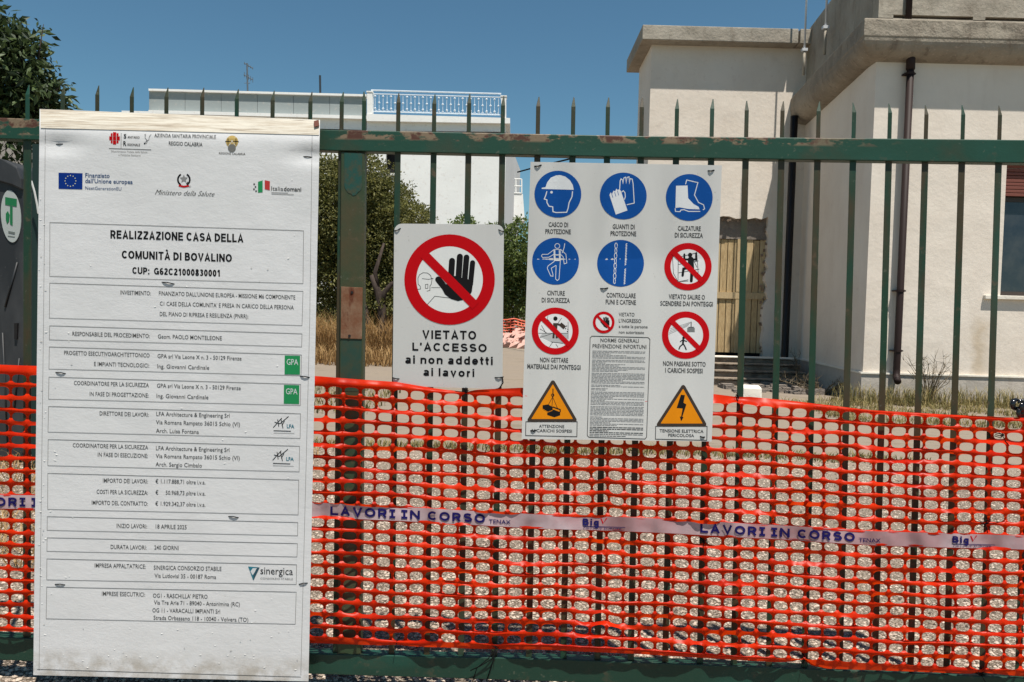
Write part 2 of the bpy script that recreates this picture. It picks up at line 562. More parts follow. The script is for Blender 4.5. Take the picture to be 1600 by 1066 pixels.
# downpipe
def downpipe(px_top, py_top, px_bot, py_bot, Y, r, mat, name='downpipe', stand=.11):
    a, b = WP(px_top, py_top, Y - stand), WP(px_bot, py_bot, Y - stand)
    b = V((a.x, a.y, b.z))
    pts = [a, b + V((0, 0, .1)), b, b + V((-.02, -.05, -.06)), b + V((-.05, -.16, -.12))]
    p = MB().tube(pts, r, 12).build(name, mat, RB, smooth=True)
    return p, a, b
dpipe, da, db = downpipe(1423, 98, 1404, 585, YF, .058, MT['brown_pipe'])
MB().tube([da + V((0, 0, .22)), da + V((0, 0, -.12))], .072, 12).build('pipe_socket', MT['brown_pipe'], dpipe, smooth=True)
for py in (118, 455, 548):
    q = WP(1410, py, YF)
    c = V((da.x, da.y, q.z))
    MB().tube([c + V((0, 0, .02)), c - V((0, 0, .02))], .07, 12).box((c.x - .095, c.y - .01, c.z - .012), (c.x + .095, YF, c.z + .012)).build('pipe_bracket', MT['brown_pipe'], dpipe)
q = WP(1421, 0, YF - .05)
MB().tube([V((q.x, YF - .05, ZT)), V((q.x, YF - .05, ZR))], .05, 10).build('upper_downpipe', MT['brown_pipe'], RB, smooth=True)
# black pipe in the inner corner
q = WP(1241, 185, YB - .35)
MB().tube([V((q.x, q.y, q.z + .05)), V((q.x, q.y, WP(1230, 560, YB - .35).z)), V((q.x - .03, q.y - .05, WP(1230, 570, YB - .35).z)), V((q.x - .16, q.y - .1, WP(1230, 580, YB - .35).z))], .085, 10).build('black_downpipe', MT['black_pipe'], RB, smooth=True, label='black downpipe in the inner corner')
# window
W = MB().box((wx0, YF + .16, wz0), (wx0 + .06, YF + .22, wz1 - .55)).box((wx1 - .06, YF + .16, wz0), (wx1, YF + .22, wz1 - .55)) \
    .box((wx0 + .06, YF + .16, wz0), (wx1 - .06, YF + .22, wz0 + .08)).box((wx0 + .06, YF + .16, wz1 - .63), (wx1 - .06, YF + .22, wz1 - .55)) \
    .build('window', MT['frame'], RB)
MB().box((wx0 + .06, YF + .185, wz0 + .08), (wx1 - .06, YF + .195, wz1 - .63)).build('pane', MT['glass'], W)
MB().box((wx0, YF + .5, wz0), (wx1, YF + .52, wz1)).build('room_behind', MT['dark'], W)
sh0, shn = wz1 - .55, 9
for i in range(shn):
    z = sh0 + i * (.55 / shn)
    MB().box((wx0, YF + .08, z + .005), (wx1, YF + .11, z + .55 / shn - .004)).build('shutter_slat', MT['shutter'], W, bevel=.006)
MB().box((wx0 - .30, YF - .07, wz0 - .07), (wx1 + .3, YF + .16, wz0 - .001)).build('sill', MT['ledge'], W, bevel=.008)

# ================================================================== BACK BLOCK
BB = empty('flat_roofed_block', (4.5, YB + 1, 0), 'lower cream block with flat slab roof behind the sign, its doorway closed with pine boards', 'building')
bx0 = WP(1015.5, 160, YB).x
bx1 = XB + .3
zs1 = WP(1100, 41, YB - .34).z
zs0 = WP(1100, 64, YB - .34).z
# irregular broken opening
def zz(py): return WP(1160, py, YB).z
hx0, hx1 = WP(1035, 450, YB).x, WP(1196, 450, YB).x
edge_r = [V((hx1 + random.uniform(-.05, .05) + .06 * nz(i * .7, 2, 3), YB, zz(553) + (zz(340) - zz(553)) * i / 22)) for i in range(23)]
top_e = [V((hx0 + (hx1 - hx0) * i / 16, YB, zz(341) + random.uniform(-.05, .05))) for i in range(17)]
edge_r[-1] = V((hx1, YB, zz(338)))
top_e[-1] = edge_r[-1]
top_e[0].z = zz(341)
ztop = zs0 - .001
fl = MB()
fl.prism([V((bx0, YB, 0)), V((hx0, YB, 0)), V((hx0, YB, top_e[0].z)), V((hx0, YB, ztop)), V((bx0, YB, ztop))], (0, .25, 0))
fl.prism(top_e + [V((hx1, YB, ztop)), V((hx0, YB, ztop))], (0, .25, 0))
fl.prism([V((hx1, YB, 0)), V((bx1, YB, 0)), V((bx1, YB, ztop)), V((hx1, YB, ztop))] + list(reversed(edge_r)), (0, .25, 0))
fl.build('front_wall', MT['wall'], BB)
# rough broken rim just inside the opening
rim = MB()
for i in range(60):
    t = random.random()
    if random.random() < .55:
        p = V((hx1 - random.uniform(-.01, .07), YB + random.uniform(.01, .12), zz(553) + (zz(340) - zz(553)) * t))
    else:
        p = V((hx0 + (hx1 - hx0) * t, YB + random.uniform(.01, .12), zz(341) - random.uniform(-.01, .05)))
    s = random.uniform(.015, .04)
    rim.box(p - V((s, s * .5, s)), p + V((s * random.random(), s, s * random.random())))
rim.build('broken_plaster', MT['rough'], BB, kind='stuff')
MB().box((bx0 + .001, YB + .25, 0), (bx0 + .25, YB + 1.75, ztop)).build('side_wall', MT['wall'], BB)
MB().box((bx0 + .25, YB + 1.5, 0), (bx1 + 1, YB + 1.75, ztop)).build('rear_wall', MT['wall'], BB)
rx0 = WP(1004, 50, YB - .34).x
sl_ = MB().box((rx0, YB - .34, zs0), (WP(1248, 50, YB - .34).x, YB + 2.1, zs1)).build('roof_slab', MT['concrete'], BB, bevel=.015)
MB().box((WP(1251, 50, YB - .34).x, YB - .34, zs0), (bx1 + .9, YB + 2.1, zs1 + .0)).build('roof_slab', MT['concrete'], BB, bevel=.015)
MB().box((hx0 - .1, YB + .14, zz(373)), (hx1 + .1, YB + .24, zz(335))).build('lintel', MT['masonry'], BB)
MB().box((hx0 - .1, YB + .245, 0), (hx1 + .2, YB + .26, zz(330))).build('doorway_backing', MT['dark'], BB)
# boards
x = hx0
zb0, zb1 = zz(552), zz(373)
while x < hx1 + .05:
    wd = random.uniform(.14, .17)
    if x < WP(1150, 450, YB).x or x > WP(1152, 450, YB).x - .1:
        MB().box((x, YB + .165 + random.uniform(0, .015), zb0), (min(x + wd, hx1 + .12) - .016, YB + .20, zb1 - random.uniform(0, .02))).build('plank', MT['plank'], BB, bevel=.004)
    x += wd
MB().box((hx0, YB + .13, zz(467)), (hx1 + .1, YB + .168, zz(457))).build('batten', MT['plank'], BB)
x = WP(1156, 450, YB).x
MB().box((x - .05, YB + .132, zb0), (x + .06, YB + .166, zz(468))).build('batten', MT['plank'], BB)
MB().box((x - .05, YB + .132, zz(456)), (x + .06, YB + .166, zb1)).build('batten', MT['plank'], BB)
# steps, worn stone
zl = zz(556)
sx0, sx1 = WP(1020, 560, YB).x, WP(1243, 580, 16.8).x
ns = 4
for i in range(ns):
    z1 = zl * (ns - i) / ns
    z0 = zl * (ns - i - 1) / ns
    y0 = 16.9 - i * .42
    b = MB()
    seg = 9
    pr = [V((sx0, 0, z0))]
    for a in range(seg + 1):
        xx = sx0 + (sx1 - sx0 - i * .03) * a / seg
        pr.append(V((xx, 0, z1 - random.uniform(0, .02) - .0)))
    pr.append(V((sx1 - i * .03, 0, z0)))
    for p in pr: p.y = y0
    b.prism(pr, (0, YB - .002 - y0, 0))
    b.build('step', MT['step'], BB, bevel=.012)
    MB().box((sx0, y0 - .04, z1 + .001), (sx1 - i * .03, y0 + .25, z1 + .035)).build('tread', MT['ledge'] if i == 0 else MT['step'], BB, bevel=.01)

# roof poles on the parapet
for (px, pyb, Y, lab) in ((1257, 78, 17.3, 'thin pale metal rod on the parapet, nearer the flat roofed block'), (1290, 43, 16.0, 'thin pale metal rod on the parapet, nearer the front corner')):
    q = WP(px, pyb, Y)
    r = empty('metal_rod', q, lab, 'rod', 'thin rods on the roof parapet')
    MB().tube([q, q + V((0, 0, 3.2))], .022, 8).build('rod', MT['steel'], r, smooth=True)
    MB().tube([q + V((0, 0, -.55)), q + V((0, 0, .0))], .03, 8).build('lower_tube', MT['concrete'], r, smooth=True)
    MB().box(q + V((-.06, -.04, -.03)), q + V((.06, .06, .03))).build('clamp', MT['steel'], r)

# ================================================================== WHITE BUILDING far behind
YW = 45.0
WB = empty('white_building', WP(560, 480, YW), 'tall white building in the distance with roof terrace railing and grey parapet panels', 'building')
def wq(pts, depth, name, mat, dy=0.0, parent=WB, **k):
    return MB().prism([WP(x, y, YW + dy) for x, y in pts], (0, depth, 0)).build(name, mat, parent, **k)
# body with two window openings (pieces butt end to end)
zt_ = WP(600, 205, YW).z
X = lambda px: WP(px, 300, YW).x
Z = lambda py, px=600: WP(px, py, YW).z
xl, xr = X(190), X(789)
o1 = (X(510), X(534)); o2 = (X(602), X(618))
body = MB()
zA, zB_ = Z(275, 520), Z(250, 520)
zC, zD = Z(271), Z(238)
zt2 = Z(204)
body.box((xl, YW, 0), (o1[0], YW + .4, zt2))
body.box((o1[0], YW, 0), (o1[1], YW + .4, zA)).box((o1[0], YW, zB_), (o1[1], YW + .4, zt2))
body.box((o1[1], YW, 0), (o2[0], YW + .4, zt2))
body.box((o2[0], YW, 0), (o2[1], YW + .4, zC)).box((o2[0], YW, zD), (o2[1], YW + .4, zt2))
body.box((o2[1], YW, 0), (xr, YW + .4, zt2))
body.build('front_wall', MT['white'], WB)
wA = MB().box((o1[0], YW + .25, zA), (o1[1], YW + .3, zB_)).build('window', flat('grey_blind', L(.32, .30, .28), .7), WB)
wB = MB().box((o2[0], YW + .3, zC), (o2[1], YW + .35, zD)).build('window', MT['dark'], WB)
MB().box((o2[0] - .12, YW - .15, zC - .12), (o2[1] + .12, YW + .2, zC - .001)).build('sill', MT['white'], wB)
# band / slab under parapet
MB().prism([WP(233, 174, YW), WP(572, 183, YW), WP(572, 204, YW), WP(190, 204, YW), WP(190, 173, YW)], (0, 2, 0)).build('upper_wall', MT['white'], WB)
# grey parapet panels, each on its own
nP = 6
for i in range(nP):
    a, b = 233 + 339 * i / nP, 233 + 339 * (i + 1) / nP - .6
    t = lambda q: 142 + (q - 233) * .0265
    bb = lambda q: 172 + (q - 233) * .0265
    wq([(a, t(a)), (b, t(b)), (b, bb(b)), (a, bb(a))], .3, 'parapet_panel', MT['panel'], .1)
wq([(232, 138.5), (573, 147.5), (573, 150.6), (232, 141.6)], .6, 'parapet_cap', MT['white'], -.05)
wq([(232, 172), (573, 181), (573, 186), (232, 177)], .8, 'parapet_ledge', MT['white'], -.25)
# terrace slab and railing
wq([(573, 178), (797, 184.5), (797, 193), (573, 189)], 9, 'terrace_slab', MT['white'], -.30)
wq([(573, 189.4), (790, 193.6), (790, 206), (573, 204)], 2, 'terrace_band', MT['white'], -.02)
for a, yy in ((573.5, 144), (783, 151)):
    wq([(a, yy), (a + 8, yy + .2), (a + 8, yy + 34), (a, yy + 34)], .5, 'terrace_pier', MT['white'], -.25)
    wq([(a - 1, yy - 2), (a + 9, yy - 1.8), (a + 9, yy), (a - 1, yy - .2)], .6, 'pier_cap', MT['white'], -.28)
rl = MB()
ry = YW - .1
def rp(x, o): return WP(x, 141.3 + (x - 583) * .0275 + o, ry)
for o, r in ((0, .045), (5.5, .03), (33, .03)):
    rl.tube([rp(580, o), rp(783, o)], r, 6)
nb = 32
for i in range(nb):
    x = 583 + 199 * (i + .5) / nb
    rl.tube([rp(x, 5.5), rp(x, 33)], .016, 5)
    for o in ((9, 28) if i % 2 == 0 else (19,)):
        c = rp(x, o)
        rl.add([c + V(d) * .075 for d in ((1, 0, 0), (-1, 0, 0), (0, 1, 0), (0, -1, 0), (0, 0, 1), (0, 0, -1))],
               [(0, 2, 4), (2, 1, 4), (1, 3, 4), (3, 0, 4), (2, 0, 5), (1, 2, 5), (3, 1, 5), (0, 3, 5)])
    x2 = x + 199 / nb
    if x2 < 783:
        rl.tube([rp(x, 29), rp((x + x2) / 2, 33)], .014, 4)
        rl.tube([rp(x2, 29), rp((x + x2) / 2, 33)], .014, 4)
rl.build('terrace_railing', MT['railing'], WB, kind='stuff')
# receding side with balcony
pa, pb = WP(789, 300, YW), WP(812, 300, YW + 14)
pa.z = pb.z = 0
MB().prism([pa + V((0, .01, 0)), pb, pb + V((0, 0, 12.2)), pa + V((0, .01, zt2))], (-1.2, 0, 0)).build('side_wall', plaster('shaded_white_side', L(.60, .60, .60), L(.5, .5, .5), .5, .3), WB)  # white render greyed here, so the side's shade sits in its colour
yb_ = YW + 8
bal = MB()
def bq(x, y): return WP(x, y, yb_)
for y_ in (280, 291, 302):
    bal.tube([bq(797, y_), bq(815, y_ + .5)], .05, 5)
for x_ in (797, 806, 815):
    bal.tube([bq(x_, 280), bq(x_, 302)], .05, 5)
bal.build('balcony_railing', MT['white'], WB)
MB().prism([bq(793, 302), bq(817, 303), bq(820, 345), bq(797, 345)], (0, 1.5, 0)).build('balcony', MT['white'], WB)
# antennas
AN = empty('tv_antenna', WP(387, 143, YW + 2), 'spindly rooftop television aerial above the grey parapet', 'antenna')
an = MB()
ay = YW + 2
an.tube([WP(387, 145, ay), WP(386, 99, ay)], .05, 6)
an.tube([WP(382, 99, ay), WP(395, 107, ay)], .03, 5)
an.tube([WP(381, 117, ay), WP(395, 125, ay)], .03, 5)
for t in (0, .25, .5, .75, 1):
    x = 382 + 13 * t
    an.tube([WP(x, 117 + 8 * t - 4, ay), WP(x, 117 + 8 * t + 4, ay)], .018, 4)
    an.tube([WP(x, 99 + 8 * t - 2, ay), WP(x, 99 + 8 * t + 2, ay)], .018, 4)
an.tube([WP(382, 130, ay), WP(391, 130, ay)], .02, 4)
an.build('aerial', flat('grey_aerial', L(.10, .12, .14), .5), AN)
MB().tube([WP(500.5, 150, ay), WP(500, 118, ay)], .065, 6).build('roof_mast', flat('dark_mast', L(.03, .04, .05), .6), None, cat='pole', label='short dark pole rising from the white roof left of the railing')
# cable
MB().tube([WP(809, 269, 30), WP(835, 262, 28), WP(900, 246, 24), WP(1020, 210, 19)], .03, 6).build('overhead_cable', MT['wire'], None, label='black overhead cable slung between the two buildings', cat='cable')

# ================================================================== VEGETATION
# olive shrub
def trunk(b, pts, r):
    b.tube(pts, r, 9)
c = WP(500, 360, 22)
SH = empty('olive_shrub', V((c.x, 22, 0)), 'wide olive green shrub with forked bare trunk behind the gate post', 'shrub')
b = MB()
for (x, y, rx, rz, n) in ((500, 330, 2.0, 1.5, 1500), (430, 350, 1.8, 1.6, 700), (560, 370, 1.6, 1.6, 1700), (520, 420, 2.2, 1.0, 1300), (597, 330, .95, 1.0, 700), (610, 395, 1.1, 1.0, 800), (640, 340, .7, .45, 220), (520, 290, 1.1, .8, 500), (575, 285, .6, .9, 300), (600, 455, 1.3, .7, 900), (612, 480, 1.0, .6, 700), (520, 500, 1.8, .5, 500)):
    q = WP(x, y, 22)
    leaves(b, (q.x, 22 + random.uniform(-.4, .4), q.z), (rx, 1.3, rz), int(n * 2.6), .105, .025, .15)
for i in range(60):     # loose upright sprigs at the top
    x = random.uniform(500, 650)
    y0 = 300 + abs(x - 560) * .3
    q = WP(x, y0, 22)
    e = q + V((random.uniform(-.2, .2), 0, random.uniform(.5, 1.1)))
    for t in range(9):
        p = q.lerp(e, t / 8)
        leaves(b, p, (.05, .05, .05), 1, .085, .017, 0)
b.build('crown', MT['leaf_olive'], SH)
b = MB()
P = lambda x, y, Y=20.6: WP(x, y, Y)
trunk(b, [P(600, 565), P(598, 520), P(596, 480), P(590, 455), P(581, 430)], [.14, .13, .12, .10, .07])
trunk(b, [P(596, 478), P(600, 458), P(612, 444), P(628, 436)], [.09, .08, .065, .03])
trunk(b, [P(590, 455), P(586, 425), P(600, 380)], [.08, .06, .03])
trunk(b, [P(572, 565), P(575, 500), P(560, 440)], [.09, .07, .04])
b.build('trunk', MT['bark'], SH, smooth=True)
# green shrub
c = WP(770, 430, 36)
S2 = empty('green_shrub', V((c.x, 36, 0)), 'leafy green shrub showing in the gap between the two safety signs', 'shrub')
b = MB()
for (x, y, rx, rz, n) in ((775, 420, 1.6, 1.7, 1300), (812, 400, 1.0, 1.4, 1000), (740, 450, 1.8, 1.4, 900), (700, 470, 1.8, 1.5, 500), (815, 455, 1.1, 1.0, 900), (870, 460, 1.5, 1.2, 300), (725, 350, .5, .3, 120)):
    q = WP(x, y, 36)
    leaves(b, (q.x, 36 + random.uniform(-.4, .4), q.z), (rx * 1.2, 1.3, rz * 1.2), n, .17, .048, .3)
b.build('crown', MT['leaf_green'], S2)
b = MB()
q = V((c.x, 36, 0))
trunk(b, [q, q + V((.1, 0, 1.2)), q + V((-.1, 0, 2.4))], [.12, .1, .05])
trunk(b, [q + V((.9, 0, 0)), q + V((1.0, 0, 1.6))], [.08, .04])
b.build('trunk', MT['bark'], S2, smooth=True)
# hedge mass behind, far
b = MB()
for i in range(9):
    q = WP(430 + i * 55, 470, 40)
    leaves(b, (q.x, 40, 1.1), (1.6, .9, 1.3), 260, .22, .07, .2)
b.build('far_hedge', MT['leaf_olive'], None, kind='stuff', label='low olive coloured hedge mass behind the shrubs', cat='hedge')

# left tree
q = WP(20, 150, 7.6)
T = empty('laurel_tree', V((q.x, 7.6, 0)), 'dark leaved tree rising above the grey container at the left', 'tree')
b = MB()
for (x, y, rx, rz, n) in ((-10, 90, .30, .30, 330), (22, 95, .28, .30, 330), (20, 150, .36, .22, 420), (55, 140, .20, .20, 190), (-50, 120, .5, .5, 420), (74, 150, .09, .11, 50), (35, 65, .18, .17, 85), (2, 40, .13, .16, 65), (10, 185, .45, .12, 260), (50, 195, .25, .12, 110), (18, 232, .22, .14, 55), (-60, 200, .5, .3, 250)):
    p = WP(x, y, 7.6)
    leaves(b, (p.x, 7.6 + random.uniform(-.15, .15), p.z), (rx, .33, rz), int(n * .62), .100, .021, .2)
for (x0, y0, x1, y1) in ((50, 90, 67, 36), (70, 120, 92, 80), (25, 60, 22, 20), (60, 150, 102, 128), (80, 150, 88, 118), (5, 40, 3, 6)):
    p0, p1 = WP(x0, y0, 7.6), WP(x1, y1, 7.6)
    for t in range(5):
        if t > 2 or (x1 != 67):
            leaves(b, p0.lerp(p1, t / 4), (.02, .03, .02), 1, .06, .012, 0)
b.build('crown', MT['leaf_dark'], T)
b = MB()
trunk(b, [V((q.x + .12, 7.6, 0)), V((q.x + .14, 7.6, 1.6)), WP(43, 190, 7.6), WP(40, 130, 7.6), WP(30, 70, 7.6)], [.06, .05, .035, .025, .008])
trunk(b, [WP(43, 190, 7.6), WP(0, 130, 7.6), WP(-40, 60, 7.6)], [.03, .02, .01])
trunk(b, [WP(42, 150, 7.6), WP(60, 90, 7.6), WP(68, 38, 7.6)], [.015, .008, .003])
trunk(b, [WP(43, 190, 7.6), WP(70, 160, 7.6), WP(98, 130, 7.6)], [.02, .012, .004])
b.build('trunk', MT['bark'], T, smooth=True)

# dry tall grass under the shrub, weeds, grass strips
b = MB()
a0, a1 = GR(430, 560).x, GR(660, 560).x
grass(b, scatter(3000, WP(440, 500, 21).x, WP(660, 500, 21).x, 19.6, 21.8), .3, 1.5, .009, .5, 2)
grass(b, scatter(900, WP(440, 500, 20).x, WP(660, 500, 20).x, 18.2, 20.6), .15, .6, .012, .6, 2)
b.build('dry_grass', MT['straw'], None, kind='stuff', label='tall orange dry grass under the olive shrub', cat='dry grass')
b = MB()
for q_ in scatter(4200, 4.6, 8.6, 10.3, 13.35):
    if nz(q_.x * 1.3, q_.y * 1.3, 3) > -.12: grass(b, [q_], .03, .10 + .14 * abs(nz(q_.x * 2, q_.y * 2, 7)), .006, .8, 2)
grass(b, scatter(500, 5.6, 8.6, 12.6, 13.4), .15, .42, .006, .5, 2)
grass(b, scatter(900, WP(480, 640, 11).x - 3, WP(600, 640, 11).x, 10, 13.5), .04, .16, .008, .7, 2)
for _ in range(1700):
    x = random.uniform(-3.5, 4.2)
    y = 7.75 + .25 * nz(x * .8, 1, 1) + random.gauss(0, .10)
    if nz(x * 1.1, y * .5, 9) > -.28:
        grass(b, [V((x, y, 0))], .02, .09, .006, .7, 2)
b.build('yard_grass', MT['grass'], None, kind='stuff', label='half dry grass in strips across the yard and along the plinth', cat='grass')
b = MB()
grass(b, scatter(2300, -5.2, -1.75, 3.9, 7.4), .04, .16, .004, 1.3, 2)
b.build('straw_litter', MT['straw'], None, kind='stuff', label='flattened yellow straw on the ground at the far left', cat='straw')
# dry weed by the plinth
def weed(cx, y, h, n, sp, name, lab, mat=MT['weed']):
    b = MB()
    for _ in range(n):
        a = random.uniform(-1, 1)
        pts = [V((cx + a * .08, y, 0))]
        hh = h * random.uniform(.5, 1)
        bend = random.uniform(-.5, .5)
        for t in (.3, .6, .85, 1):
            pts.append(V((cx + a * sp * t + bend * .25 * t * t, y + random.uniform(-.1, .1) * t, hh * t * (1 - .15 * t))))
        b.tube(pts, [.009, .007, .006, .004, .002], 4)
        for p in pts[2:]:
            for _ in range(3):
                d = V([random.uniform(-1, 1) for _ in range(3)]).normalized()
                b.tube([p, p + d * random.uniform(.05, .14) + V((0, 0, .04))], [.004, .001], 3)
    return b.build(name, mat, None, label=lab, cat='plant')
q = WP(1453, 600, 13.1)
weed(q.x, 13.1, .98, 26, .38, 'dry_weed', 'spindly dried weed against the plinth right of the brown downpipe')
q = WP(1300, 600, 14.3)
weed(q.x - .2, 14.3, .40, 30, .8, 'dark_weed', 'low tangled weed in the shade below the side wall')
q = WP(1247, 600, 15.6)
weed(q.x, 15.6, .95, 5, .06, 'tall_stalk', 'single tall stalk in the inner corner below the black downpipe')

# white block beside the steps
q = GR(1178, 632)
MB().prism([V((q.x - .2, q.y, 0)), V((q.x + .13, q.y, 0)), V((q.x + .12, q.y, .27)), V((q.x - .19, q.y, .28))], (.12, .5, 0)) \
    .build('white_block', plaster('white_block_paint', L(.78, .74, .66), L(.70, .64, .52), 3, .3), None, bevel=.025, label='small white block lying in front of the stone steps', cat='block')
# rubble scattered by the steps
b = MB()
for _ in range(70):
    p = V((random.uniform(4.2, 6.1), random.uniform(14.2, 15.6), 0))
    s = random.uniform(.03, .11)
    b.box(p - V((s, s, 0)), p + V((s, s * random.uniform(.5, 1.2), s * random.uniform(.5, 1.3))))
b.build('rubble', MT['masonry'], None, kind='stuff', label='broken masonry scattered at the foot of the steps', cat='rubble')
# far orange net and rubble heap between the signs
b = MB()
x0, x1 = WP(730, 500, 33).x, WP(900, 500, 33).x
def fn(i, j): return V((x0 + (x1 - x0) * i / 30, 33 + .15 * nz(i * .3, j, 0), .1 + .95 * j / 8 + .10 * nz(i * .35, 0, 5) * j / 8))
for j in range(9):
    b.tube([fn(i, j) for i in range(31)], .028, 4)
for i in range(31):
    b.tube([fn(i, j) for j in range(9)], .02, 4)
b.build('far_barrier_net', flat('faded_orange_net', L(.62, .13, .07), .5), None, label='sagging orange barrier net in the distance before the green shrub', cat='barrier net')
b = MB()
for _ in range(420):
    x = random.uniform(x0, x1)
    y = random.uniform(29.0, 32.4)
    s = random.uniform(.05, .22)
    z = max(0, .75 * (1 - abs(y - 31.6) / 2.4)) * (.7 + .4 * nz(x, 0, 0))
    p = V((x, y, z * random.random()))
    b.prism([p + V((-s, 0, 0)), p + V((s * .6, s * .3, 0)), p + V((s, 0, s)), p + V((-s * .5, .1, s * 1.1))], (0, s, 0))
b.build('rubble_heap', plaster('pink_rubble', L(.62, .40, .34), L(.50, .27, .22), 2, .4), None, kind='stuff', label='pinkish heap of rubble before the distant orange net', cat='rubble')

# ================================================================== LEFT CONTAINER
YC = 6.5
q = GR(-40, 715)
CT = empty('grey_container', V((WP(-40, 500, YC).x, YC + .4, 0)), 'dark grey container with rounded lid and white oval sticker at the left edge', 'container')
zb = 0.03
xL, xR = WP(-170, 500, YC).x, WP(38, 500, YC).x
k = M('dark_grey_container', L(.018, .020, .023), .5, .35)
k.mix(k.ramp(k.noise(3, 5, .6, (1, 1, .3)), .45, .7), L(.05, .052, .055)).mix(k.ramp(k.noise(50, 3, .6), .70, .75), L(.08, .08, .08))
MT['bin'] = k.m
zt = WP(0, 283, YC).z
def rr(x0, x1, z0, z1, r, n=6):
    pts = []
    for cx, cz, a0 in ((x1 - r, z1 - r, 0), (x0 + r, z1 - r, 90), (x0 + .05, z0 + .05, 180), (x1 - .05, z0 + .05, 270)):
        rr_ = r if a0 < 180 else .05
        for i in range(n + 1):
            a = math.radians(a0 + 90 * i / n)
            pts.append(V((cx + rr_ * math.cos(a), YC, cz + rr_ * math.sin(a))))
    return pts
MB().prism(rr(xL, xR, zb, zt, .12), (0, .9, 0)).build('body', MT['bin'], CT, bevel=.015)
lid = [WP(-170, 225, YC), WP(-20, 243, YC), WP(12, 251, YC), WP(30, 262, YC), WP(37, 280, YC), WP(37, 298, YC), WP(20, 290, YC), WP(0, 284, YC), WP(-170, 262, YC)]
MB().prism([p + V((0, -.03, 0)) for p in lid], (0, .96, 0)).build('lid', MT['bin'], CT, bevel=.012)
# pressed ribs
for (xa, ya, xb, yb2) in ((-30, 520, -4, 470), (4, 520, 12, 700), (22, 640, 30, 560), (8, 480, 27, 410)):
    p0, p1 = WP(xa, ya, YC - .006), WP(xb, yb2, YC - .006)
    MB().tube([p0, p1], .008, 6).build('rib', MT['bin'], CT, smooth=True)
MB().prism([WP(22, 505, YC - .02), WP(27, 505, YC - .02), WP(26, 530, YC - .02), WP(22, 530, YC - .02)], (0, .02, 0)).build('latch', MT['black_pipe'], CT)
def sticker_pts(cx, cy, rx, ry, d, n=28, tilt=0):
    return [WP(cx + rx * math.cos(2 * math.pi * i / n) + tilt * ry * math.sin(2 * math.pi * i / n), cy + ry * math.sin(2 * math.pi * i / n), YC - d) for i in range(n)]
st = MB().prism(sticker_pts(17, 338, 15.5, 41, .008, tilt=.06), (0, .007, 0)).build('sticker', flat('sticker_white', L(.36, .39, .38), .5), CT)
gm = flat('sticker_green', L(.01, .14, .05), .5)
stp = lambda pts: MB().prism([WP(x, y, YC - .011) for x, y in pts], (0, .002, 0))
stp([(8, 308), (26, 311), (26, 323), (8, 320)]).build('sticker_mark', gm, st)
stp([(15.5, 322), (19.5, 323), (19.5, 353), (15.5, 350)]).build('sticker_mark', gm, st)
stp([(9, 334), (12, 330), (15, 336), (14, 346), (11, 350), (9, 343)]).build('sticker_mark', gm, st)
stp([(13, 361), (23, 363), (23, 366), (13, 364)]).build('sticker_mark', flat('sticker_grey', L(.12, .14, .13), .5), st)
stp([(12, 368), (23, 369.5), (23, 370.5), (12, 369)]).build('sticker_mark', flat('sticker_grey_line', L(.2, .22, .2), .5), st)
# pale wall behind the container
q = WP(-10, 240, 9.2)
MB().box((q.x - 3, 9.2, 0), (WP(62, 240, 9.2).x + .6, 9.45, WP(0, 205, 9.2).z)).build('boundary_wall', plaster('grey_wall', L(.32, .30, .27), L(.22, .2, .18), 1.5, .4), None, label='plain grey boundary wall behind the container at the left', cat='wall')
# dark green post & pale hose right of container
MB().box((WP(50, 400, 6.3).x, 6.3, 0), (WP(64, 400, 6.3).x, 6.4, WP(55, 225, 6.3).z)).build('side_post', flat('dark_green_post', L(.012, .03, .026), .5), CT)
MB().tube([WP(49, 283, 6.2), WP(54, 300, 6.2), WP(58, 320, 6.2), WP(60, 334, 6.2)], .008, 6).build('strap', flat('pale_strap', L(.5, .5, .48), .5), CT)

# ================================================================== GATE
GT = empty('green_gate', GP(800, 1056), 'dark green steel bar gate with spiked uprights and flaking paint', 'gate')
def gquad(px4, d0, d1, name, mat, bevel=0.0, parent=GT, **k):
    a = [GP(x, y, d1) for x, y in px4]
    return MB().prism(a, -GN * (d1 - d0)).build(name, mat, parent, bevel=bevel, **k)
# rails (their front faces stand at d = 0.02)
tr_top = [(-80, 181), (520, 203), (1000, 212.5), (1680, 219.5)]
tr_bot = [(-80, 214), (520, 235.5), (1000, 246), (1680, 256)]
def rail(top, bot, name, mat, d0, d1):
    b = MB()
    n = len(top)
    vs = []
    for (x, y), (x2, y2) in zip(top, bot):
        a, c = GP(x, y, d1), GP(x2, y2, d1)
        vs += [a, c, c - GN * (d1 - d0), a - GN * (d1 - d0)]
    fs = []
    for i in range(n - 1):
        for k_ in range(4):
            fs.append((i * 4 + k_, i * 4 + (k_ + 1) % 4, (i + 1) * 4 + (k_ + 1) % 4, (i + 1) * 4 + k_))
    fs += [(0, 1, 2, 3), (4 * n - 4, 4 * n - 3, 4 * n - 2, 4 * n - 1)]
    return b.add(vs, fs).build(name, mat, GT, bevel=.003)
rail(tr_top, tr_bot, 'top_rail', MT['rail'], -.025, .022)
br_top = [(-80, 991), (500, 1022), (860, 1030), (1220, 1043.5), (1680, 1063)]
br_bot = [(-80, 1028), (500, 1054), (860, 1065), (1220, 1080), (1680, 1105)]
rail(br_top, br_bot, 'bottom_rail', MT['rail_low'], -.025, .022)
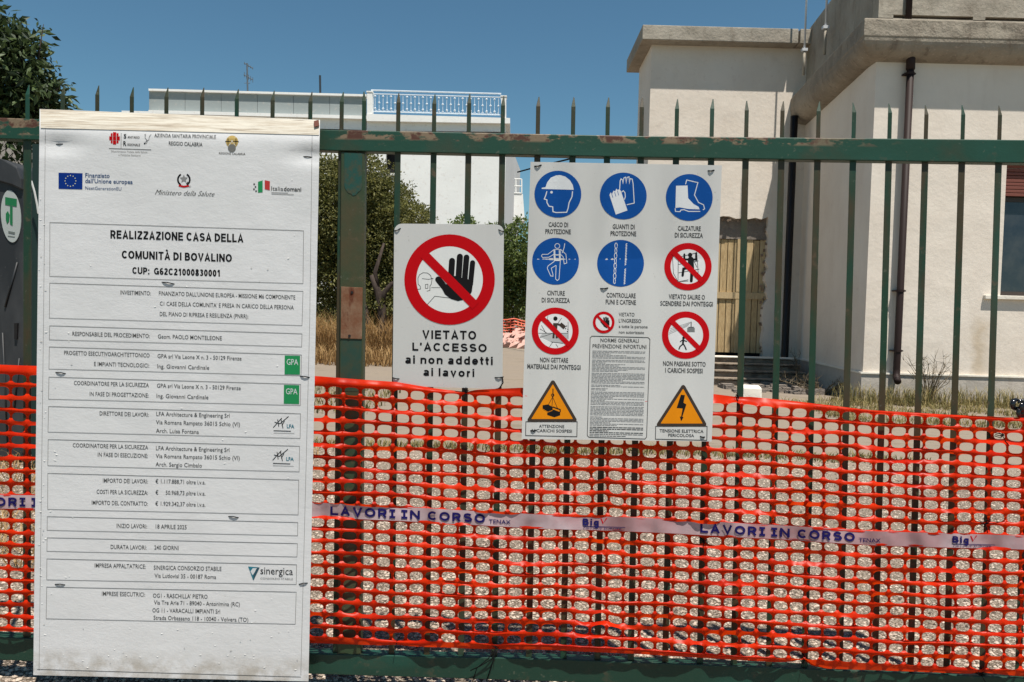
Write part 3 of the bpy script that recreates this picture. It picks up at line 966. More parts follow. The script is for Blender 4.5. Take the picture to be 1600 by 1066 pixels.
# uprights
def lean(x): return -1 - (x - 43) * .0166          # px per 835 px of height
def rtop(x): return lerp(tr_top, x)
bar_x = [-62, -8, 43, 98, 152, 206, 260, 316, 370, 426, 485, 534, 622.5, 678.6, 733, 786, 841, 896, 950, 1003, 1058, 1113, 1167, 1223, 1279.5, 1335, 1391, 1448, 1505.5, 1563, 1620]
def bar_parts(x, w0, body=True):
    hw = w0 / 2
    yt = 135 + (x - 152) * .0215
    yb = lerp(br_top, x) + 1
    def pt(dx, y, d): return GP(x + dx + lean(x) * (y - 165) / 835, y, d)
    def box_(rows, name, bev):
        b, vs = MB(), []
        for y, l, r, d0, d1 in rows:
            vs += [pt(l, y, d1), pt(r, y, d1), pt(r, y, d0), pt(l, y, d0)]
        fs = [(0, 3, 2, 1)]
        n = len(rows)
        for i in range(n - 1):
            for k_ in range(4):
                fs.append((i * 4 + k_, i * 4 + (k_ + 1) % 4, i * 4 + 4 + (k_ + 1) % 4, i * 4 + 4 + k_))
        fs.append((4 * n - 4, 4 * n - 3, 4 * n - 2, 4 * n - 1))
        b.add(vs, fs).build(name, MT['bar'], GT, bevel=bev)
    if body:
        box_([(yb, -hw, hw, -.010, .010), (rtop(x) + 8, -hw, hw, -.010, .010)], 'bar', .0015)
    h = 3.3
    e = -1 if x > 1300 else (1 if x < 560 else random.choice((-.2, .2, .4)))
    j = random.uniform(-1.5, 1.5)
    box_([(rtop(x) + 1.5, -h, h, -.016, .004), (yt + 15 + j, -h, h, -.016, .004),
          (yt + j, e * h * .75 - .7, e * h * .75 + .7, -.016, -.006)], 'spike', .0008)
for x in bar_x:
    bar_parts(x, 12.5 if x == 43 else 8.4 + (x / 1600) * 2.4)
bar_parts(569, 8, False)
# wide post
gquad([(532.5, 237), (570, 238.5), (563.5, 1026), (527, 1024)], -.02, .018, 'post', MT['post'], .003)
post = [o for o in GT.children if o.name.startswith('post')][0]
gquad([(533, 448), (566.5, 449.5), (565.5, 530), (532, 529)], .018, .0215, 'rusty_plate', MT['rust'], .001, post, label='rusty bare metal plate on the wide post')
for x, y in ((550, 457), (546, 525)):
    MB().tube([GP(x, y, .022), GP(x, y, .0235)], .005, 8).build('bolt_hole', MT['black_pipe'], post)
pts = [(538, 239), (566, 240)]
for i in range(13):
    a = math.pi * i / 12
    pts.append((552 + 14 * math.cos(a) + random.uniform(-1, 1), 284 + 20 * math.sin(a) + random.uniform(-2, 2)))
MB().prism([GP(x, y, .0192) for x, y in pts], -GN * .001).build('touch_up_patch', MT['teal'], post)
gquad([(533, 531), (565, 532), (563.7, 612), (531.5, 611)], .018, .0188, 'touch_up_patch', MT['teal2'], 0, post)

# ================================================================== BARRIER NET
TOPE = [(-90, 566), (0, 570), (60, 572), (497, 588), (560, 593), (620, 597), (680, 607), (728, 613), (745, 609), (815, 606), (900, 609), (1115, 616), (1152, 621), (1170, 620), (1240, 627), (1360, 641), (1480, 648), (1600, 653), (1700, 656)]
R0 = [(-90, 586), (0, 591), (500, 610), (640, 617), (730, 624), (790, 626), (1150, 638), (1240, 645), (1350, 652), (1470, 659), (1600, 665), (1700, 668)]
TC = [(-90, 781), (0, 784), (60, 785), (500, 797), (660, 805), (840, 815), (1000, 820), (1220, 832), (1360, 841), (1600, 848), (1700, 850)]
RL = [(-90, 968), (0, 972), (60, 975), (500, 988), (640, 994), (730, 998), (860, 1000), (1000, 1007), (1130, 1016), (1220, 1021), (1350, 1029), (1480, 1035), (1600, 1040), (1700, 1043)]
BE = [(-90, 983), (0, 986), (60, 988), (490, 1005), (700, 1012), (770, 1015), (840, 1015), (1000, 1022), (1220, 1035), (1242, 1034), (1256, 1030), (1275, 1041), (1300, 1045), (1450, 1050), (1520, 1053), (1536, 1050), (1600, 1057), (1700, 1060)]
PITCHX = 25.9
NX0, NX1 = -85, 1690
TIES = [(728, 612), (1153, 620), (1100, 845), (1540, 818), (1256, 1030), (775, 1012), (1532, 1052), (1566, 680), (620, 1002)]
def row_y(x, r):
    """r in rows: 0 = first hole row centre, 10 = printed band, 20 = last; half rows are the bands between"""
    if r <= -.5:
        a = lerp(R0, x) - 8.5
        return a + (lerp(TOPE, x) - a) * min(1, (-.5 - r) / .5)
    if r >= 20.5:
        a = lerp(RL, x) + 8
        return a + (lerp(BE, x) - a) * min(1, (r - 20.5) / .5)
    if r <= 10:
        y = lerp(R0, x) + (lerp(TC, x) - lerp(R0, x)) * r / 10
    else:
        y = lerp(TC, x) + (lerp(RL, x) - lerp(TC, x)) * (r - 10) / 10
    e = min(1, (r + .5) / 2, (20.5 - r) / 2) * min(1, abs(r - 10) / 2)
    y += 3.2 * nz(x / 95, r * .33, 4) * e
    # slack pulls seen in the lower left third
    y += e * 5.0 * math.exp(-((x - 950) / 60) ** 2) * nz(x / 30, r * .45, 8)
    return y
def row_x(x, r):
    return x - .011 * (r * 19) + 3.4 * nz(x / 140, r * .30, 21) + 1.8 * nz(x / 50, r * .8, 2) + .010 * (x - 700) / 50 * (r - 10) * -.5
def net_d(x, y):
    d = .046 + .013 * nz(x / 85, y / 120, 1) + .010 * nz(x / 30, y / 200, 6) + .004 * nz(x / 14, y / 26, 11)
    for tx, ty in TIES:
        q = math.exp(-(((x - tx) / 26) ** 2 + ((y - ty) / 20) ** 2))
        d = d * (1 - q) + .020 * q
    return max(d, .024)
def net_p(x, r, extra=0.0):
    xx, y = row_x(x, r), row_y(x, r)
    for tx, ty in TIES:
        q = math.exp(-(((xx - tx) / 16) ** 2 + ((y - ty) / 16) ** 2)) * .35
        xx += (tx - xx) * q
        y += (ty - y) * q
    ri = round(r)
    tw = .0110 * nz(x / 110, (ri + .5) * .9, 31) * 2.6       # each band is twisted a little
    for sr, sx0_, sx1_ in ((3.5, 560, 1120), (2.5, 900, 1080), (3.5, 1340, 1700), (1.5, 1480, 1700), (4.5, 1360, 1560), (5.5, 1350, 1480)):
        fx = max(0, min(1, (xx - sx0_) / 60, (sx1_ - xx) / 60))
        tw -= .015 * fx * math.exp(-((r - sr) / .45) ** 2)
    loc = math.sin(2 * math.pi * r) * tw
    return GP(xx, y, net_d(xx, y) + loc - .0090 * math.cos(2 * math.pi * r) + extra)
NB = MB()
ncol = int((NX1 - NX0) / PITCHX)
def ring_outer(k_):
    # 16 points round the cell border
    t = [(-1, -1), (-.5, -1), (0, -1), (.5, -1), (1, -1), (1, -.5), (1, 0), (1, .5), (1, 1), (.5, 1), (0, 1), (-.5, 1), (-1, 1), (-1, .5), (-1, 0), (-1, -.5)]
    return t[k_]
for r in range(21):
    if r == 10:
        for c_ in range(ncol * 4):
            a, b_ = NX0 + c_ * PITCHX / 4, NX0 + (c_ + 1) * PITCHX / 4
            NB.add([net_p(a, 9.5), net_p(b_, 9.5), net_p(b_, 10), net_p(a, 10), net_p(a, 10.5), net_p(b_, 10.5)], [(0, 1, 2, 3), (3, 2, 5, 4)])
        continue
    for c_ in range(ncol):
        xc = NX0 + (c_ + .5) * PITCHX
        sx = .422 + .02 * nz(c_ * 1.3, r * 1.7, 3)
        sy = .358 + .03 * nz(c_ * .7, r * 1.1, 9)
        vs = []
        for k_ in range(16):
            u, v_ = ring_outer(k_)
            vs.append(net_p(xc + u * PITCHX / 2, r + v_ * .5))
        for k_ in range(16):
            u, v_ = ring_outer(k_)
            a = math.atan2(v_, u)
            ca, sa = math.cos(a), math.sin(a)
            n_ = 2.9
            q = (abs(ca) ** n_ + abs(sa) ** n_) ** (-1 / n_)
            vs.append(net_p(xc + ca * q * sx * PITCHX, r + sa * q * sy))
        NB.add(vs, [(k_, (k_ + 1) % 16, 16 + (k_ + 1) % 16, 16 + k_) for k_ in range(16)])
for c_ in range(ncol * 4):          # hems
    a, b_ = NX0 + c_ * PITCHX / 4, NX0 + (c_ + 1) * PITCHX / 4
    for r_a, r_b in ((-1, -.75), (-.75, -.5), (20.5, 20.75), (20.75, 21)):
        NB.add([net_p(a, r_a), net_p(b_, r_a), net_p(b_, r_b), net_p(a, r_b)], [(0, 1, 2, 3)])
k = M('orange_barrier_plastic', L(.68, .028, .002), .36, .18, 'World')
k.mix(k.ramp(k.noise(6, 4, .6), .4, .7), L(.46, .010, .002))
k.translucent(.42, L(1.0, .072, .002))
MT['net'] = k.m
NET = NB.build('barrier_net', MT['net'], None, smooth=True, merge=True, label='orange plastic barrier netting tied along the lower half of the gate', cat='barrier net')
# printed tape woven through the middle
TB = MB()
NTAPE = 440
def tape_p(x, o, e=0.0):
    y = lerp(TC, x) + 2.0 * nz(x / 95, 3.3, 4) * 0 + o
    d = net_d(x, lerp(TC, x)) + .010 + .0035 * math.sin(x / 23 + nz(x / 60, 0, 0) * 4) * (o / 11) + .002 * nz(x / 26, o / 14, 5)
    return GP(x, y, d + e)
for i in range(NTAPE + 1):
    x = NX0 + 8 + (NX1 - NX0 - 16) * i / NTAPE
    for o in (-11, -5.5, 0, 5.5, 11):
        TB.v.append(tape_p(x, o + .5 * nz(x / 60, o, 1)))
for i in range(NTAPE):
    for j in range(4):
        a = i * 5 + j
        TB.f.append((a, a + 1, a + 6, a + 5))
k = M('printed_tape_film', L(.40, .27, .285), .34, .5, 'World')
k.mix(k.ramp(k.noise(7, 4, .6), .4, .65), L(.55, .45, .48)).mix(k.ramp(k.noise(2.3, 3, .5), .5, .58, 0, .7), L(.33, .17, .18))
k.translucent(.2)
TAPE = TB.build('printed_tape', k.m, NET, smooth=True)

# ------------------------------------------------------------------ print on signs
_cache = {}
def glyphs(text, bold=0.0, res=2):
    key = (text, bold, res)
    if key in _cache:
        return _cache[key]
    cu = bpy.data.curves.new('t', 'FONT')
    cu.body = text
    cu.size = 1.0
    cu.offset = bold
    cu.resolution_u = res
    ob = bpy.data.objects.new('t', cu)
    COL.objects.link(ob)
    dg = bpy.context.evaluated_depsgraph_get()
    me = bpy.data.meshes.new_from_object(ob.evaluated_get(dg))
    vs = [(v.co.x, v.co.y) for v in me.vertices]
    fs = [tuple(p.vertices) for p in me.polygons]
    bpy.data.objects.remove(ob)
    bpy.data.curves.remove(cu)
    bpy.data.meshes.remove(me)
    _cache[key] = (vs, fs)
    return vs, fs
_h = glyphs('H')[0]
CAPH = max(v[1] for v in _h) - min(v[1] for v in _h)

class Sheet:
    """a printed face: maps photo positions on it to its own surface"""
    def __init__(s, surf, obj, lift=.00022):
        s.surf, s.obj, s.lift = surf, obj, lift
        s.lines = {}
    def P(s, x, y, layer):
        return s.surf(x, y, .0005 + s.lift * layer)
    def poly(s, pts, mat, layer=1, name='printed_shape'):
        tri = [[V(pts[i]) for i in t] for t in tessellate_polygon([[V((x, y, 0)) for x, y in pts]])]
        out = []
        while tri:                      # refine, so that the print follows the bent sheet
            t = tri.pop()
            e = [(t[i] - t[(i + 1) % 3]).length for i in range(3)]
            k_ = e.index(max(e))
            if e[k_] < 9:
                out.append(t)
                continue
            a, b, c = t[k_], t[(k_ + 1) % 3], t[(k_ + 2) % 3]
            m_ = (a + b) / 2
            tri += [[a, m_, c], [m_, b, c]]
        mb = MB()
        for t in out:
            mb.add([s.P(p.x, p.y, layer) for p in t], [(0, 1, 2)])
        mb.build(name, mat, s.obj, merge=False)
    def disc(s, cx, cy, r, mat, layer=1, n=48):
        s.poly([(cx + r * math.cos(2 * math.pi * i / n), cy + r * math.sin(2 * math.pi * i / n)) for i in range(n)], mat, layer, 'printed_disc')
    def ring(s, cx, cy, r1, r2, mat, layer=1, n=56, a0=0, a1=360):
        vs, fs = [], []
        for i in range(n + 1):
            a = math.radians(a0 + (a1 - a0) * i / n)
            for k_ in range(3):
                r = r1 + (r2 - r1) * k_ / 2
                vs.append(s.P(cx + r * math.cos(a), cy + r * math.sin(a), layer))
        fs = [(3 * i + k_, 3 * i + 1 + k_, 3 * i + 4 + k_, 3 * i + 3 + k_) for i in range(n) for k_ in range(2)]
        MB().add(vs, fs).build('printed_ring', mat, s.obj)
    def stroke(s, pts, wd, mat, layer=2, closed=False, roundcap=False, bar=False):
        if closed:
            pts = list(pts) + [pts[0], pts[1]]
        q = []
        for a, b in zip(pts, pts[1:]):
            a, b = V(a), V(b)
            k_ = max(1, int((b - a).length / 8))
            q += [a.lerp(b, i / k_) for i in range(k_)]
        q.append(V(pts[-1]))
        n = len(q)
        vs, fs = [], []
        for i in range(n):
            a = q[max(i - 1, 0)]
            b = q[min(i + 1, n - 1)]
            d1 = (q[i] - a); d2 = (b - q[i])
            d1 = d1.normalized() if d1.length > 1e-6 else d2.normalized()
            d2 = d2.normalized() if d2.length > 1e-6 else d1
            t = (d1 + d2)
            t = t.normalized() if t.length > .2 else d1
            nn = V((-t.y, t.x))
            k_ = min(1.6, 1 / max(.5, nn.dot(V((-d1.y, d1.x)))))
            for sg in (-1, 1):
                p = q[i] + nn * sg * wd / 2 * k_
                vs.append(s.P(p.x, p.y, layer))
        fs = [(2 * i, 2 * i + 1, 2 * i + 3, 2 * i + 2) for i in range(n - 1)]
        if bar:
            MB().add(vs, fs).build('printed_bar', mat, s.obj)
        else:
            s.lines.setdefault((mat, layer), MB()).add(vs, fs)
        if roundcap:
            for p in (q[0], q[-1]):
                s.disc(p.x, p.y, wd / 2, mat, layer + .05, 14)
    def text(s, t, x0, x1, y0, y1, cap, mat, bold=0.0, layer=1, shear=0.0, curve=None, name=None):
        """baseline from (x0,y0) to (x1,y1), capitals cap pixels high"""
        vs, fs = glyphs(t, bold)
        if not vs:
            return
        a, b = min(v[0] for v in vs), max(v[0] for v in vs)
        sx = (x1 - x0) / (b - a)
        sy = cap / CAPH
        out = []
        for vx, vy in vs:
            x = x0 + (vx - a) * sx + shear * vy * sy
            y = y0 + (y1 - y0) * (vx - a) / (b - a) - vy * sy
            out.append(curve(x, y, layer) if curve else s.P(x, y, layer))
        b_ = MB().add(out, fs)
        b_.build(name or 'lettering', mat, s.obj)
    def finish(s):
        for (mat, layer), b in s.lines.items():
            b.build('printed_lines', mat, s.obj, kind='stuff')
        s.lines = {}

INK = flat('black_print', L(.007, .007, .008), .7, .1)
GREY = flat('grey_print', L(.045, .045, .045), .6)
LGREY = flat('light_grey_print', L(.20, .20, .20), .6)
BLUE = flat('blue_print', L(.002, .058, .25), .65, .1)
RED = flat('red_print', L(.42, .0015, .005), .65, .08)
WHITE = flat('white_print', L(.56, .58, .60), .5)
AMBER = flat('amber_print', L(.60, .20, .003), .65, .1)
DARKB = flat('dark_border_print', L(.035, .022, .015), .5)
NAVY = flat('navy_print', L(.010, .007, .080), .6, .12)
TEAL = flat('teal_print', L(.02, .16, .22), .5)
GREENP = flat('green_print', L(.01, .22, .07), .5)
GOLD = flat('gold_print', L(.45, .32, .10), .5)

# ---- heavy grotesque capitals and figures, drawn from centre lines
def _arc(cx, cy, rx, ry, a0, a1, n=14):
    return [(cx + rx * math.cos(math.radians(a0 + (a1 - a0) * i / n)), cy + ry * math.sin(math.radians(a0 + (a1 - a0) * i / n))) for i in range(n + 1)]
def _bowl(x0, x1, y0, y1):
    r = (y1 - y0) / 2
    return [(x0, y1)] + _arc(x1 - r, y0 + r, r, r, 90, -90, 10) + [(x0, y0)]
def glyph(ch, T, serif=False):
    X_ = .73
    st = lambda x, a=0, b=1: [(x, a), (x, b)]
    dot = lambda x, y: [(x, y - T), (x, y + T)]
    A_ = [[(T, 0), (.37, 1 - T * .5), (.74 - T, 0)], [(.19, .31), (.55, .31)]]
    if ch == 'A': return A_, .74
    if ch == 'À': return A_ + [[(.22, 1.28), (.40, 1.10)]], .74
    if ch == 'B': return [st(T), _bowl(T, .62 - T, .53, 1 - T), _bowl(T, .67 - T, T, .53)], .67
    if ch == 'C': return [_arc(.38, .5, .38 - T, .5 - T, 42, 318)], .72
    if ch == 'D': return [st(T), _bowl(T, .70 - T, T, 1 - T)], .70
    if ch == 'E': return [st(T), [(T, 1 - T), (.62, 1 - T)], [(T, .52), (.58, .52)], [(T, T), (.63, T)]], .64
    if ch == 'G': return [_arc(.39, .5, .39 - T, .5 - T, 42, 345), [(.42, .45), (.77 - T, .45), (.77 - T, .02)]], .77
    if ch == 'I':
        if serif: return [st(.22), [(0.02, 1 - T), (.42, 1 - T)], [(0.02, T), (.42, T)]], .44
        return [st(T + .02)], 2 * T + .04
    if ch == 'L': return [st(T), [(T, T), (.57, T)]], .57
    if ch == 'M': return [st(T), [(T * .9, .99), (.42, .08), (.84 - T * .9, .99)], st(.84 - T)], .84
    if ch == 'N': return [st(T), [(T * .9, .98), (.72 - T * .9, .02)], st(.72 - T)], .72
    if ch == 'O': return [_arc(.40, .5, .40 - T, .5 - T, 0, 360, 24)], .80
    if ch == 'P': return [st(T), _bowl(T, .64 - T, .44, 1 - T)], .65
    if ch == 'R': return [st(T), _bowl(T, .66 - T, .44, 1 - T), [(.36, .44), (.67 - T, 0)]], .68
    if ch == 'S':
        return [_arc(.335, (1.505 - T) / 2, .325 - T, (.495 - T) / 2, 22, 270, 12) + _arc(.335, (.505 + T) / 2, .335 - T, (.505 - T) / 2, 90, -158, 12)[1:]], .67
    if ch == 'T': return [st(.33), [(0, 1 - T), (.66, 1 - T)]], .66
    if ch == 'U': return [[(T, 1)] + _arc(.36, .36, .36 - T, .36 - T, 180, 360) + [(.72 - T, 1)]], .72
    if ch == 'V': return [[(T * .9, 1), (.36, T * .5), (.72 - T * .9, 1)]], .72
    if ch == 'X': return [[(T, 1), (.70 - T, 0)], [(.70 - T, 1), (T, 0)]], .70
    if ch == 'Z': return [[(.04, 1 - T), (.60, 1 - T)], [(.60, 1 - T * 1.2), (T * .9, T * 1.2)], [(.02, T), (.63, T)]], .65
    if ch == '0': return [_arc(.28, .5, .28 - T, .5 - T, 0, 360, 22)], .56
    if ch == '1': return [[(.06, .74), (.20, .80), (.30, .99)], st(.32)], .50
    if ch == '2': return [_arc(.28, .71, .27 - T, .29 - T, 165, -35, 12) + [(T, T * 1.4)], [(.01, T), (.55, T)]], .56
    if ch == '3': return [_arc(.27, .745, .25 - T, .255 - T, 155, -90, 12), _arc(.27, .275, .28 - T, .275 - T, 90, -155, 12), [(.2, .53), (.3, .53)]], .56
    if ch == '6': return [_arc(.29, .31, .28 - T, .31 - T, 0, 360, 20), [(T + .01, .36)] + _arc(.33, .62, .32 - T, .38 - T, 180, 60, 10)], .57
    if ch == '8': return [_arc(.28, .755, .24 - T, .245 - T, 0, 360, 18), _arc(.28, .27, .28 - T, .27 - T, 0, 360, 18)], .56
    if ch == 'a': return [_arc(.27, X_ - .2, .25 - T, .2 - T, 165, 0, 10) + [(.52 - T, 0)], _arc(.25, .21, .25 - T, .215 - T, 0, 360, 16)], .54
    if ch == 'd': return [_arc(.28, X_ / 2, .28 - T, X_ / 2 - T, 0, 360, 18), st(.56 - T)], .56
    if ch == 'e': return [[(.04, .36), (.54, .36)], _arc(.28, X_ / 2, .28 - T, X_ / 2 - T, 0, 325, 18)], .56
    if ch == 'g': return [_arc(.28, X_ / 2, .28 - T, X_ / 2 - T, 0, 360, 18), [(.56 - T, X_), (.56 - T, -.05)] + _arc(.28, -.05, .28 - T, .2, 0, -150, 8)], .56
    if ch == 'i': return [st(T, 0, X_), [(T, 1 - 2 * T), (T, 1)]], 2 * T
    if ch == 'l': return [st(T)], 2 * T
    if ch == 'n': return [st(T, 0, X_), [(T, .40)] + _arc(.28, X_ - .27, .26 - T + .02, .27 - T, 180, 0, 10) + [(.54 - T, 0)]], .54
    if ch == 'o': return [_arc(.29, X_ / 2, .29 - T, X_ / 2 - T, 0, 360, 20)], .58
    if ch == 'r': return [st(T, 0, X_), [(T, .42)] + _arc(.30, X_ - .28, .30 - T, .27 - T, 170, 92, 6)], .34
    if ch == 't': return [[(.14, .95), (.14, .20)] + _arc(.27, .19, .13, .19 - T, 180, 265, 6), [(0, X_ - T), (.31, X_ - T)]], .32
    if ch == 'v': return [[(T * .9, X_), (.27, T * .4), (.54 - T * .9, X_)]], .54
    if ch == ':': return [[(T, 0), (T, 2 * T)], [(T, X_ - 2 * T), (T, X_)]], 2 * T
    if ch == '.': return [[(T, 0), (T, 2 * T)]], 2 * T
    if ch == "'": return [[(T, 1), (T * .8, .68)]], 2 * T
    return [], .28
def heavy(sheet, text, x0, x1, y0, y1, cap, mat, T=.085, track=.12, put=None, serif=False):
    items, x = [], 0.0
    for ch in text:
        stx, w_ = glyph(ch, T, serif)
        items.append((stx, x))
        x += w_ + (track if ch != ' ' else .02)
    tot = x - track
    sx = (x1 - x0) / tot
    mb = MB()
    lay = 0
    for stx, ox in items:
        for q in stx:
            lay = (lay + 1) % 6
            pts = [V(((ox + a) * sx, b * cap)) for a, b in q]
            n = len(pts)
            closed = (pts[0] - pts[-1]).length < .01 and n > 6
            vs = []
            for i in range(n):
                a = pts[i - 1] if i else (pts[-2] if closed else pts[0])
                b = pts[i + 1] if i < n - 1 else (pts[1] if closed else pts[-1])
                d1 = pts[i] - a; d2 = b - pts[i]
                d1 = d1.normalized() if d1.length > 1e-6 else d2.normalized()
                d2 = d2.normalized() if d2.length > 1e-6 else d1
                t = (d1 + d2)
                t = t.normalized() if t.length > .2 else d1
                nn = V((-t.y, t.x))
                k_ = min(1.9, 1 / max(.4, nn.dot(V((-d1.y, d1.x)))))
                hx = T * min(sx * .5 + cap * .5, cap * 1.15)
                for sg in (-1, 1):
                    p = pts[i] + nn * sg * hx * k_
                    px = x0 + p.x
                    py = y0 + (y1 - y0) * p.x / (x1 - x0) - p.y
                    vs.append(put(px, py, .0001 * lay) if put else sheet.surf(px, py, .0006 + .00006 * lay))
            mb.add(vs, [(2 * i, 2 * i + 1, 2 * i + 3, 2 * i + 2) for i in range(n - 1)])
    return mb.build('lettering', mat, sheet.obj)

# tape lettering
TS = Sheet(None, TAPE)
for sh in (-578, 0, 578, 1156):
    if 515 + sh > NX1 - 40: continue
    cv = lambda x, y, l: tape_p(x, y, .0012)
    for (t, a, b, yo, cap, bold) in (('LAVORI', 515.5, 618, 7.0, 13.6, .035), ('IN', 626.5, 657, 7.0, 13.6, .035), ('CORSO', 667.5, 758.5, 7.0, 13.6, .035), ('TENAX', 764, 798, 6.6, 6.0, .01), ('Big', 910, 936, 3.6, 10.5, .04), ('NETS OF EUROPE', 912, 971, 9.3, 3.0, 0)):
        a2, b2 = a + sh, b + sh
        if a2 < NX0 + 8 or b2 > NX1 - 12: continue
        if cap > 10:
            heavy(TS, t, a2, b2, yo, yo, cap, NAVY, .110, .11, put=lambda x, y, e: tape_p(x, y, .0024 + e), serif=True)
            continue
        TS.text(t, a2, b2, 0, 0, cap, NAVY, bold, curve=lambda x, y, l, yo=yo: tape_p(x, y + yo, .0022))
    if 905 + sh < NX1 - 12 and 905 + sh > NX0:
        b = MB()
        for a in range(0, 61, 6):
            b.add([tape_p(911 + a + sh, 4.6, .0012), tape_p(911 + a + 6 + sh, 4.6, .0012), tape_p(911 + a + 6 + sh, 5.6, .0012), tape_p(911 + a + sh, 5.6, .0012)], [(0, 1, 2, 3)])
        b.build('logo_line', NAVY, TAPE)
        b = MB()
        b.add([tape_p(938 + sh, -8, .0012), tape_p(940 + sh, -8, .0012), tape_p(943 + sh, -1, .0012), tape_p(942 + sh, 1, .0012)], [(0, 1, 2, 3)])
        b.add([tape_p(942 + sh, 1, .0012), tape_p(943 + sh, -1, .0012), tape_p(949 + sh, -9, .0012), tape_p(947 + sh, -9, .0012)], [(0, 1, 2, 3)])
        b.build('logo_tick', RED, TAPE)

# ------------------------------------------------------------------ sign surfaces
def sheet_mesh(c4, surf, nx, ny, thick, radius=0, name='sheet', mat=None, parent=None):
    """c4: TL, TR, BR, BL in photo pixels"""
    b = MB()
    (ax, ay), (bx, by), (cx, cy), (dx, dy) = c4
    def q(u, v_):
        x = (ax * (1 - u) + bx * u) * (1 - v_) + (dx * (1 - u) + cx * u) * v_
        y = (ay * (1 - u) + by * u) * (1 - v_) + (dy * (1 - u) + cy * u) * v_
        return x, y
    W_, H_ = bx - ax, dy - ay
    us = [i / nx for i in range(nx + 1)]
    if radius:
        extra = [radius / W_ * t for t in (.08, .3, .6, 1)]
        us = sorted(set(us + extra + [1 - e for e in extra]))
    n = len(us)
    fr = []
    for j in range(ny + 1):
        for u in us:
            v_ = j / ny
            if radius:
                e = min(u, 1 - u) * W_
                if e < radius:
                    ins = (radius - math.sqrt(max(0, radius ** 2 - (radius - e) ** 2))) / H_
                    v_ = ins + v_ * (1 - 2 * ins)
            x, y = q(u, v_)
            fr.append((x, y))
    front = [surf(x, y, 0) for x, y in fr]
    back = [surf(x, y, -thick) for x, y in fr]
    b.v = front + back
    N_ = len(front)
    for j in range(ny):
        for i in range(n - 1):
            a = j * n + i
            b.f.append((a, a + n, a + n + 1, a + 1))
            b.f.append((a + N_, a + 1 + N_, a + n + 1 + N_, a + n + N_))
    def edge(seq):
        for a, c in zip(seq, seq[1:]):
            b.f.append((a, c, c + N_, a + N_))
    edge([i for i in range(n)])
    edge([ny * n + i for i in range(n)][::-1])
    edge([j * n for j in range(ny + 1)][::-1])
    edge([j * n + n - 1 for j in range(ny + 1)])
    return b.build(name, mat, parent, smooth=False)
def smooth_big(o):
    for p in o.data.polygons:
        p.use_smooth = True
    mm = o.modifiers.new('edges', 'EDGE_SPLIT')
    mm.split_angle = math.radians(40)
    return o

# ---- 1. no-entry sign
def s1(x, y, e=0.0):
    d = .024 + .0012 * nz(x / 60, y / 90, 3) + .002 * ((x - 702) / 85) ** 2
    return GP(x, y, d + e)
k = M('white_sign_plastic', L(.60, .60, .585), .42, .35, 'World')
k.mix(k.ramp(k.noise(5, 5, .6, (1, 1, .3)), .45, .75, 0, .5), L(.50, .50, .48)).mix(k.ramp(k.noise(70, 3, .6), .70, .74, 0, .4), L(.3, .28, .25))
k.translucent(.20)
MT['sign'] = k.m
SG1 = empty('no_entry_sign', GP(700, 606, .024), 'smaller white sign with a black raised hand in a red prohibition ring', 'sign', 'safety signs tied to the gate')
p1 = smooth_big(sheet_mesh([(616, 349.5), (787.5, 351), (785, 608), (613.5, 603)], s1, 14, 14, .0025, 12, 'panel', MT['sign'], SG1))
A = Sheet(s1, p1)
c5 = lambda x, y: (600 + x / 3.677, 330 + y / 3.677)
def T5(t, x0, x1, y0, y1, cap, bold=.02):
    (a, b), (c, d) = c5(x0, y0), c5(x1, y1)
    heavy(A, t, a, c, b, d, cap / 3.677, INK, .096, .15)
T5('VIETATO', 220, 530, 733, 738, 49, .022)
T5("L'ACCESSO", 162, 591, 801, 810, 46, .022)
T5('ai non addetti', 121, 626, 875, 884, 47, .018)
T5('ai lavori', 225, 520, 946, 953, 46, .018)
CX, CY = 702.5, 437
A.disc(CX, CY, 52.6, flat('sign_white_field', L(.62, .63, .62), .45), 1)
A.ring(CX, CY, 52, 70.7, RED, 2)
# figure outline behind the hand
A.stroke([c5(*p) for p in ((190, 450), (210, 448), (208, 432), (196, 420), (195, 385), (205, 365), (225, 354), (250, 356), (268, 370), (272, 386), (284, 388))], .9, GREY, 2)
A.stroke([c5(*p) for p in ((218, 388), (255, 392), (283, 388))], .8, GREY, 2)
A.stroke([c5(*p) for p in ((276, 392), (272, 420), (264, 430), (264, 456), (246, 460))], .9, GREY, 2)
A.stroke([c5(*p) for p in ((238, 422), (252, 420), (252, 444), (238, 444))], .8, GREY, 2, closed=True)
A.stroke([c5(*p) for p in ((272, 440), (322, 440))], .8, GREY, 2)
A.stroke([c5(*p) for p in ((250, 536), (292, 489), (380, 500))], .9, GREY, 2)
s_ = 1 / 3.677
for a, b, w_ in (((391, 286), (384, 400), 35), ((436, 262), (427, 400), 35), ((474, 266), (463, 400), 33), ((509, 297), (497, 420), 30), ((312, 393), (380, 478), 36)):
    A.stroke([c5(*a), c5(*b)], w_ * s_, INK, 3, roundcap=True)
A.poly([c5(*p) for p in ((367, 384), (402, 380), (404, 372), (444, 376), (446, 384), (480, 384), (482, 392), (513, 396), (505, 462), (490, 490), (465, 508), (425, 517), (385, 505), (350, 478), (330, 440), (350, 420), (366, 420))], INK, 4)
A.stroke([c5(228, 247), c5(526, 545)], 14.2, RED, 5, bar=True)
A.finish()
def tie(sheetf, x, y, x2, y2, parent, name='tie', r=.0022, sag=0.003):
    a, b = sheetf(x, y, -.001), sheetf(x2, y2, -.001)
    mid = sheetf((x + x2) / 2, (y + y2) / 2 + sag * 300, .0035)
    MB().tube([a, a.lerp(mid, .35) + GN * .0015, mid, b.lerp(mid, .35) + GN * .0015, b], r * .8, 6).build(name, MT['wire'], parent, smooth=True)
